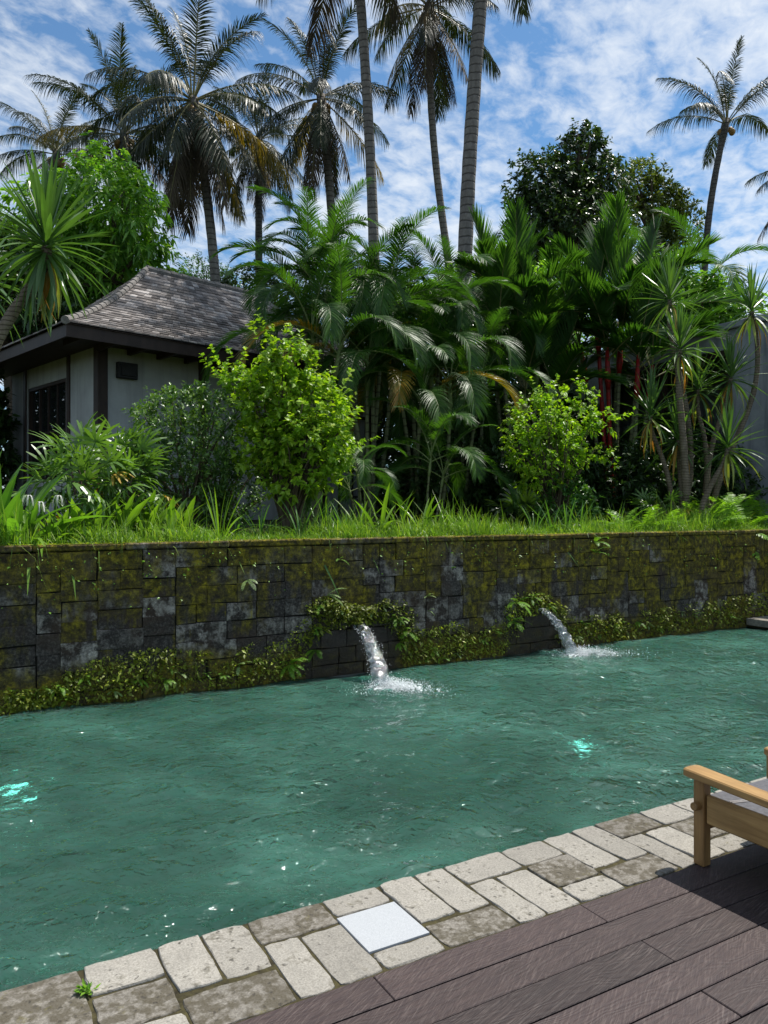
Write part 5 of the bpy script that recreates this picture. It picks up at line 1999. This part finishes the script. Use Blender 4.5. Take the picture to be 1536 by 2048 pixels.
def fan_palm(label, base, nst, h, spread, seed, scale=1.0, old=.12, group=None):
    rr = random.Random(seed)
    o = thing('fan_palm', label, 'palm', base, 0, group)
    for s in range(nst):
        a = rr.uniform(0, 6.28)
        rd = spread * math.sqrt(rr.random())
        hh = h * rr.uniform(.45, 1.0) * (1 - .25 * rd / spread)
        foot = Vector((math.cos(a) * rd * .6, math.sin(a) * rd * .6, -.03))
        top = Vector((math.cos(a) * rd, math.sin(a) * rd, hh))
        mb = MB()
        mb.tube(path(foot, top, (0, 0, 0), 5), .012, 6)
        obj('cane', mb.mesh('fan_cane', M['bark'], True), o)
        n = rr.randint(5, 7)
        for i in range(n):
            f = i / (n - 1)
            e = 70 - 95 * f + rr.uniform(-10, 10)
            k = 0 if e > 30 else 1 if e > 0 else 2
            me = FAN_OLD[k] if (f > .6 and rr.random() < old) else FAN[k]
            q = foot.lerp(top, 1 - .25 * f)
            obj('fan_leaf', me, o, q, (rr.uniform(-.4, .4), -R(e), GA * i + s), scale * rr.uniform(.8, 1.1))
    return o


b, dp = G(195, 9.05)
fan_palm('bushy fan-leaved lady palm with some yellowed leaves against the house corner', b, 15, .98, .60, 91, 1.0, .30)
b, dp = G(255, 9.3)
fan_palm('upright fan-leaved lady palm between the yellowed one and the dark glossy shrub', b, 7, 1.25, .30, 92, .9, .05)
b, dp = G(1322, 8.75)
fan_palm('small fan palm with pale leaves at the foot of the tall bare-stemmed dracaena', b, 4, .45, .25, 93, .8, .05)


def blade_set(name, L, W, mats, shape, seg=6, drs=(.12, .38, .75)):
    out = []
    for dr in drs:
        V, F = [], []
        for i in range(seg + 1):
            t = i / seg
            x = L * t * (1 - .35 * dr * t)
            z = -L * dr * t * t
            w_ = W * .5 * np.interp(t, shape[0], shape[1])
            V += [(x, -w_, z + w_ * .30), (x, 0, z), (x, w_, z + w_ * .30)]
        for i in range(seg):
            a = 3 * i
            F += [(a, a + 3, a + 4, a + 1), (a + 1, a + 4, a + 5, a + 2)]
        out.append(mesh_pd(name, V, F, mats))
    return out


SH_STRAP = ([0, .15, .5, .8, 1], [.5, .8, 1, .7, .04])
SH_BROAD = ([0, .12, .22, .5, .8, 1], [.12, .15, .75, 1, .7, .04])
ST1 = blade_set('strap_leaf', .62, .042, M['strap'], SH_STRAP, drs=(.25, .6, 1.0))
ST2 = blade_set('strap_leaf', .50, .018, M['strap_dark'], SH_STRAP, drs=(.25, .6, 1.0))
ST3 = blade_set('strap_leaf', .55, .014, M['strap'], SH_STRAP)
BR = blade_set('broad_leaf', .95, .17, M['bigleaf'], SH_BROAD)
LY = blade_set('lily_leaf', .44, .058, M['strap'], SH_BROAD, drs=(.30, .65, 1.0))


def clump(name, label, cat, base, meshes, n, seed, scale=1.0, e_hi=80, e_lo=5, group=None, rad=.06):
    rr = random.Random(seed)
    o = thing(name, label, cat, base, 0, group)
    for i in range(n):
        f = i / max(1, n - 1)
        e = e_hi + (e_lo - e_hi) * f + rr.uniform(-9, 9)
        k = 0 if e > 58 else 1 if e > 28 else 2
        az = GA * i + rr.uniform(-.4, .4)
        obj('leaf', meshes[k], o, (math.cos(az) * rad * f, math.sin(az) * rad * f, -.02), (rr.uniform(-.35, .35), -R(e), az), scale * rr.uniform(.75, 1.12))
    return o


# left: tall broad-leaved ginger
b, dp = G(-25, 8.2)
clump('broad_leaved_ginger', 'tall broad-leaved plant at the house corner beside the leaning dracaena', 'plant', b, BR, 22, 101, .95, 88, 45, rad=.3)
b, dp = G(30, 8.15)
clump('broad_leaved_ginger', 'lower broad-leaved plant among the grass below the tall broad-leaved one', 'plant', b, BR, 16, 102, .6, 85, 45, rad=.2)
# lily bed in front of the lady palm
lilies = [(150, 8.35, 20, .95), (195, 8.45, 22, 1.0), (245, 8.5, 24, 1.1), (295, 8.55, 22, 1.05), (340, 8.6, 22, 1.0), (215, 8.75, 22, 1.15), (290, 8.85, 22, 1.15), (365, 8.8, 20, .95), (120, 8.2, 18, .85)]
for i, (px, Y_, n, s) in enumerate(lilies):
    b, dp = G(px, Y_)
    clump('lily_clump', 'yellow-green lily clump with pointed leaves below the lady palm', 'plant', b, LY, n + 8, 110 + i, s * 1.35, 82, 8, group='lily clumps below the lady palm', rad=.14)
for i, (px, Y_, n, s) in enumerate([(60, 8.0, 20, .9), (100, 7.98, 20, .8)]):
    b, dp = G(px, Y_)
    o = clump('spider_lily', ['spider lily with white thread-like flowers beside the broad-leaved plant','spider lily with white thread-like flowers beside the lily clumps'][i], 'plant', b, ST1, n, 130 + i, s, 80, 8, group='spider lilies at the wall edge')
    rr = random.Random(i)
    for k in range(2):
        mb = MB()
        tp = Vector((rr.uniform(-.12, .12), rr.uniform(-.12, .0), .42 + .06 * k))
        mb.tube([(0, 0, 0), tuple(tp * .6), tuple(tp)], .006, 5)
        obj('flower_stalk', mb.mesh('flower_stalk', M['strap'], True), o)
        nn = 7
        a = np.linspace(0, 6.28, nn, endpoint=False)
        D = np.stack([np.cos(a), np.sin(a), np.full(nn, .8)], 1)
        Vp, Fp = strips_arr(np.tile(tuple(tp), (nn, 1)), D, np.stack([-np.sin(a), np.cos(a), a * 0], 1), .11, .009, 1.3, 4, [.8, 1, 1, .8, .3])
        obj('flower', mesh_np('spider_flower', Vp, Fp, M['flower']), o)
# strap clumps along the edge and in the bed
edge = [(440, 8.15, ST3, 'narrow', 'narrow bright-bladed clump in front of the low dark shrub'),
        (520, 8.25, ST2, 'dark', 'dark tufted clump at the house-corner side of the large lime shrub'),
        (600, 8.1, ST2, 'dark', 'dark tufted clump directly before the stems of the large lime shrub'),
        (655, 8.3, ST3, 'narrow', 'narrow bright-bladed clump at the palm side of the large lime shrub'),
        (690, 8.05, ST2, 'dark', 'dark tufted clump at the wall edge above the fern-arched spout'),
        (760, 8.25, ST1, 'broad', 'broad strap-leaved clump above and past the fern-arched spout'),
        (800, 8.5, ST1, 'broad', 'broad strap-leaved clump in front of the palm canes'),
        (845, 8.55, ST1, 'broad', 'broad strap-leaved clump under the young shaded palm'),
        (880, 8.2, ST3, 'narrow', 'narrow bright-bladed clump beside the short lawn'),
        (1070, 8.15, ST2, 'dark', 'dark tufted clump above the ledge-side spout'),
        (1105, 8.25, ST2, 'dark', 'dark tufted clump before the smaller lime shrub'),
        (1135, 8.15, ST2, 'dark', 'dark tufted clump at the wall edge, just below the smaller lime shrub'),
        (1160, 8.3, ST2, 'dark', 'dark tufted clump past the smaller lime shrub, behind the hanging fern'),
        (1235, 8.2, ST3, 'narrow', 'narrow bright-bladed clump before the ground ferns'),
        (720, 8.7, ST1, 'broad', 'broad strap-leaved clump under the young low palm'),
        (640, 8.8, ST2, 'dark', 'dark tufted clump half under the large lime shrub'),
        (470, 8.6, ST2, 'dark', 'dark tufted clump between the low dark shrub and the large lime shrub')]
for i, (px, Y_, ms, kd, lab) in enumerate(edge):
    b, dp = G(px, Y_)
    clump('strap_clump', lab, 'plant', b, ms, 26 if kd != 'broad' else 18, 150 + i, random.Random(i).uniform(.95, 1.35), 84, 8, group=kd + ' strap-leaved clumps in the bed', rad=.10)

# split-leaved philodendrons in the shade
PH = [fan_mesh('split_leaf', 13, .36, .05, 125, M['hedge'], 950 + i, pet=.3, droop=.3 + .15 * i) for i in range(3)]
for i, (px, Y_) in enumerate([(1195, 10.3), (1045, 10.0), (1260, 10.2)]):
    b, dp = G(px, Y_)
    lab = ['deeply split-leaved philodendron between the smaller lime shrub and the red stems', 'deeply split-leaved philodendron between the feathery palms and the smaller lime shrub', 'deeply split-leaved philodendron at the foot of the red stems'][i]
    clump('split_leaf_plant', lab, 'plant', b + Vector((0, 0, .1)), PH, 13, 170 + i, 1.15, 75, 0, rad=.2)

# ---------------- ferns
FE = [frond_mesh('fern_frond', .42, 26, e, bb, .075, .016, (78, 60), 4, .15, .12, 990 + i, M['fern'], M['fern'], .004, 2, 1.2, .06, 0, .5) for i, (e, bb) in enumerate([(70, 1.0), (45, 1.1), (15, 1.0), (-10, .9)])]
FEP = [swap_mat(m_, M['fern_pale']) for m_ in FE]


def fern(label, base, n, seed, scale=1.0, hi=3, group=None, wall=False, meshes=FE):
    rr = random.Random(seed)
    o = thing('fern', label, 'fern', base, 0, group)
    for i in range(n):
        k = rr.randint(1 if wall else 0, 3)
        az = (-math.pi / 2 + rr.uniform(-1.25, 1.25)) if wall else GA * i
        obj('frond', meshes[k], o, (0, 0, 0), (rr.uniform(-.2, .2), 0, az), scale * rr.uniform(.7, 1.15))
    return o


for i, (px, Y_, s, n) in enumerate([(1440, 8.25, 1.5, 12), (1470, 8.5, 1.5, 12), (1415, 8.1, 1.2, 10), (1490, 8.15, 1.3, 12), (1390, 8.3, 1.1, 10), (1290, 8.1, 1.0, 10), (1250, 8.05, .9, 10), (1330, 8.05, .9, 9), (1450, 8.9, 1.7, 12), (1520, 8.4, 1.3, 10)]):
    b, dp = G(px, Y_)
    fern('bright ground fern below the dracaenas at the far end of the bed', b, n + 4, 200 + i, s * 1.35, group='ground ferns below the dracaenas')

WF = [(495, 1160, .42, 3, FEP, 'pale fern growing alone from a joint in the upper wall'),
      (655, 1190, .5, 4, FEP, 'pale fern above the fern arch of the fern-arched spout'),
      (855, 1192, .34, 3, FEP, 'small pale fern on the wall between the two spouts'),
      (856, 1222, .30, 3, FEP, 'tiny pale fern under the small one between the spouts'),
      (1190, 1085, .6, 4, FE, 'fern hanging over the top of the wall above the ledge-side spout'),
      (1190, 1105, .5, 3, FE, 'second fern hanging just under the one at the top of the wall'),
      (578, 1330, .6, 9, FE, 'bright fern low on the wall beside the damp stones'),
      (632, 1300, .42, 7, FE, 'leafy fern on the side of the fern arch'),
      (640, 1210, .36, 6, FE, 'fern at the shoulder of the arch over the fern-arched spout'),
      (790, 1235, .40, 7, FE, 'fern crowning the arch over the fern-arched spout'),
      (810, 1262, .42, 7, FE, 'fern hanging at the far side of the arch'),
      (800, 1285, .3, 5, FE, 'small fern below the arch, beside the stream'),
      (1035, 1205, .55, 9, FE, 'lush fern just above the ledge-side spout'),
      (1062, 1195, .42, 7, FE, 'fern overhanging the mouth of the ledge-side spout'),
      (1028, 1243, .55, 8, FE, 'drooping fern on the damp stones by the ledge-side spout'),
      (1095, 1212, .34, 6, FE, 'small fern over the stream of the ledge-side spout'),
      (680, 1118, .26, 3, FE, 'two-leaved seedling fern high on the wall'),
      (425, 1083, .24, 3, FE, 'tiny fern at the wall coping'),
      (330, 1360, .34, 6, FE, 'fern at the waterline among the creeping growth'),
      (118, 1375, .30, 5, FE, 'fern at the waterline on the barest stretch of wall')]
for i, (px, py, s, n, ms, lab) in enumerate(WF):
    fern(lab, ony(px, py, WY - .012), n, 230 + i, s, wall=True, meshes=ms, group='ferns rooted in the wall')

wr_ = random.Random(88)
sprig_lines = [([(30, 1405), (120, 1390), (250, 1370), (400, 1350), (540, 1330)], 15, 'small fern sprig in the scruffy growth along the barer waterline'),
               ([(620, 1290), (640, 1225), (700, 1225), (790, 1225), (815, 1275)], 9, 'small fern sprig in the growth arching over the fern-arched spout'),
               ([(830, 1315), (900, 1305), (980, 1290), (1015, 1240)], 9, 'small fern sprig in the growth between the two spouts'),
               ([(1130, 1262), (1230, 1262), (1340, 1250), (1470, 1232)], 12, 'small fern sprig in the growth beyond the ledge-side spout')]
for pl, n_, lab in sprig_lines:
    for k in range(n_):
        u = (k + wr_.uniform(.1, .9)) / n_ * (len(pl) - 1)
        i_ = min(len(pl) - 2, int(u))
        fx_ = u - i_
        x_ = pl[i_][0] + (pl[i_ + 1][0] - pl[i_][0]) * fx_
        y_ = pl[i_][1] + (pl[i_ + 1][1] - pl[i_][1]) * fx_ + wr_.uniform(-26, 18)
        q = ony(x_, y_, WY - .012)
        q.z = max(q.z, WZ + .05)
        fern(lab, q, wr_.randint(3, 6), 900 + int(x_), wr_.uniform(.18, .34), wall=True, meshes=FE if wr_.random() < .7 else FEP, group='fern sprigs in the wall growth')

# creeping growth on the wall: mats of small leaves, too many to count
cr = np.random.default_rng(41)


def patchy(x, z, seed):
    """smooth 2-D value field in 0..1 for patchiness"""
    r = np.random.default_rng(seed)
    f = np.zeros_like(x)
    for k in range(14):
        fr = 2.2 * 1.35 ** k
        a, ph = r.uniform(0, 6.28), r.uniform(0, 6.28)
        f += np.sin(fr * (x * math.cos(a) + 1.3 * z * math.sin(a)) * 2 + ph) / (1 + .16 * k)
    return .5 + f / (2.2 * np.abs(f).max())


def growth(name, band, n, LL, LW, mat, thick, seed, label, cut=.48):
    """scruffy growth on the wall face between an upper and a lower pixel line: patches, gaps, sprigs"""
    r = np.random.default_rng(seed)
    xs_ = np.array([b_[0] for b_ in band], float)
    px = r.uniform(xs_[0], xs_[-1], n)
    top = np.interp(px, xs_, [b_[1] for b_ in band])
    bot = np.interp(px, xs_, [b_[2] for b_ in band])
    v = r.random(n) ** .8                      # 0 at the foot, 1 at the top
    py = bot + (top - bot) * v
    dx_ = FWD[None] + RGT[None] * ((px - 768) / FPX)[:, None]
    t_ = WY / dx_[:, 1]
    C = np.stack([dx_[:, 0] * t_, np.full(n, WY), CAMH + (HOR - py) / FPX * t_], 1)
    f = patchy(C[:, 0], C[:, 2], seed)
    ok = (f + r.normal(0, .05, n) > cut - .14 + .30 * np.maximum(0, v - .35)) & (C[:, 2] > WZ + .012)
    C, f = C[ok], f[ok]
    m = len(C)
    C[:, 1] -= .006 + np.abs(r.normal(0, 1, m)) * thick * np.clip((f - cut + .2) * 2.2, .15, 1)
    D = unit(np.stack([r.normal(0, .8, m), -np.abs(r.normal(.6, .4, m)), r.normal(.15, .6, m)], 1))
    N = unit(np.stack([r.normal(0, .5, m), -np.full(m, .6) + r.normal(0, .3, m), np.full(m, .9)], 1))
    sz = np.minimum(r.lognormal(-.2, .6, m), 2.2)
    V, F = leaves_arr(C, D, N, LL * sz, LW * sz, .35)
    return tag(obj(name, mesh_np(name, V, F, M[mat])), label, 'creeper', None, 'stuff')


growth('wall_creeper', [(0, 1380, 1428), (100, 1375, 1418), (130, 1335, 1412), (230, 1305, 1402), (310, 1295, 1392), (420, 1300, 1382), (490, 1280, 1374), (560, 1280, 1364), (610, 1230, 1356)], 5600, .025, .015, 'creeper', .045, 51, 'scruffy olive growth along the waterline of the barer stretch of wall')
growth('wall_creeper', [(596, 1250, 1330), (622, 1195, 1300), (650, 1192, 1262), (690, 1205, 1250), (735, 1212, 1246), (770, 1195, 1250), (800, 1195, 1285), (835, 1225, 1300)], 4200, .027, .017, 'creeper', .055, 52, 'scruffy growth arching over the fern-arched spout', .40)
growth('wall_creeper', [(800, 1262, 1336), (850, 1258, 1332), (910, 1240, 1326), (960, 1248, 1318), (1000, 1235, 1310), (1015, 1185, 1300), (1050, 1180, 1235), (1095, 1190, 1222), (1130, 1215, 1262)], 4600, .025, .015, 'creeper', .045, 53, 'scruffy growth on the wall between the two spouts', .45)
growth('wall_creeper', [(1110, 1225, 1285), (1180, 1228, 1284), (1260, 1222, 1276), (1340, 1212, 1268), (1420, 1200, 1260), (1480, 1190, 1252), (1536, 1180, 1232)], 5600, .028, .017, 'creeper', .055, 54, 'scruffy growth along the waterline beyond the ledge-side spout', .44)


def mat_growth(name, pts, w_px, n, LL, LW, mat, thick=.05, seed=0, label='', cat='creeper'):
    """tiny leaves scattered over the wall face along a pixel polyline"""
    r = np.random.default_rng(seed)
    W3 = [np.array(ony(x, y, WY)) for x, y in pts]
    t = r.uniform(0, len(pts) - 1, n)
    C = np.stack([np.interp(t, range(len(pts)), [q[i] for q in W3]) for i in range(3)], 1)
    C[:, 2] += r.normal(0, .16, n)
    C[:, 1] = WY - .008 - np.abs(r.normal(0, 1, n)) * thick
    C = C[(C[:, 2] < 1.3)]
    m = len(C)
    D = unit(np.stack([r.normal(0, .8, m), -np.abs(r.normal(.7, .4, m)), r.normal(.1, .6, m)], 1))
    N = unit(np.stack([r.normal(0, .4, m), -np.full(m, .6), np.full(m, .9)], 1))
    sz = r.lognormal(-.1, .42, m)
    V, F = leaves_arr(C, D, N, LL * sz, LW * sz, .35)
    return tag(obj(name, mesh_np(name, V, F, M[mat])), label, cat, None, 'stuff')


mat_growth('wall_creeper', [(0, 1130), (400, 1130), (800, 1110), (1200, 1100), (1536, 1110)], [.16, .2, .2, .2, .2], 420, .022, .015, 'fern', .02, 55, 'scattered tiny leaves sprouting from the upper wall joints')

# ---------------- grass of the garden bed
gr = np.random.default_rng(60)


def grass(name, n, x0, x1, y0, y1, L, W, label, dens=None, seed=0, mat='grass'):
    r = np.random.default_rng(seed)
    P = np.stack([r.uniform(x0, x1, n), y0 + (y1 - y0) * r.random(n) ** 1.2, np.zeros(n)], 1)
    # tussocks
    tus = np.stack([r.uniform(x0, x1, n // 45), r.uniform(y0, y1, n // 45)], 1)
    k = r.integers(0, len(tus), n)
    w_ = r.random(n) < .6
    P[w_, :2] = tus[k[w_]] + r.normal(0, .05, (w_.sum(), 2))
    P[:, 1] = np.maximum(P[:, 1], y0 - .02)
    P[:, 2] = np.interp(P[:, 1], [7.6, 8.4, 11, 16, 30], [1.33, 1.36, 1.46, 1.55, 1.6])
    a = r.uniform(0, 6.28, n)
    tilt = np.abs(r.normal(.35, .28, n))
    D = np.stack([np.cos(a) * np.sin(tilt), np.sin(a) * np.sin(tilt), np.cos(tilt)], 1)
    b_ = a + math.pi / 2 + r.normal(0, .5, n)
    Wd = np.stack([np.cos(b_), np.sin(b_), np.zeros(n)], 1)
    sz = r.lognormal(0, .3, n)
    hmap = .62 + .45 * np.sin(P[:, 0] * 2.3 + 1) * np.sin(P[:, 0] * .9 + 2) + .22 * np.sin(P[:, 0] * 7.1 + 3 * P[:, 1])
    V, F = strips_arr(P, D, Wd, L * sz * np.clip(hmap, .3, 1.3), W * r.uniform(.7, 1.3, n), r.uniform(.15, 1.0, n), 3)
    return tag(obj(name, mesh_np(name, V, F, M[mat])), label, 'grass', None, 'stuff')


grass('edge_grass', 26000, -1.0, 12.4, 7.66, 8.35, .40, .010, 'long bright grass along the top of the wall', seed=61)
grass('bed_grass', 9000, -1.0, 12.4, 8.2, 9.8, .28, .011, 'shorter grass over the garden bed', seed=62)
grass('tall_grass', 1800, -0.5, 12, 7.75, 8.4, .42, .011, 'tall pale grass blades standing above the rest', seed=63)
# low moss and clover spilling onto the cap stones
n = 5200
C = np.stack([gr.uniform(-1, 12.6, n), 7.60 + np.abs(gr.normal(0, .09, n)), np.full(n, 1.375)], 1)
V, F = leaves_arr(C, unit(np.stack([gr.normal(0, 1, n), gr.normal(-.3, .8, n), np.full(n, .25)], 1)), np.tile([0, 0, 1.0], (n, 1)) + gr.normal(0, .3, (n, 3)), gr.uniform(.012, .03, n), gr.uniform(.008, .018, n), .1)
tag(obj('cap_moss', mesh_np('cap_moss', V, F, M['creeper'])), 'low moss and clover spilling over the cap stones', 'moss', None, 'stuff')
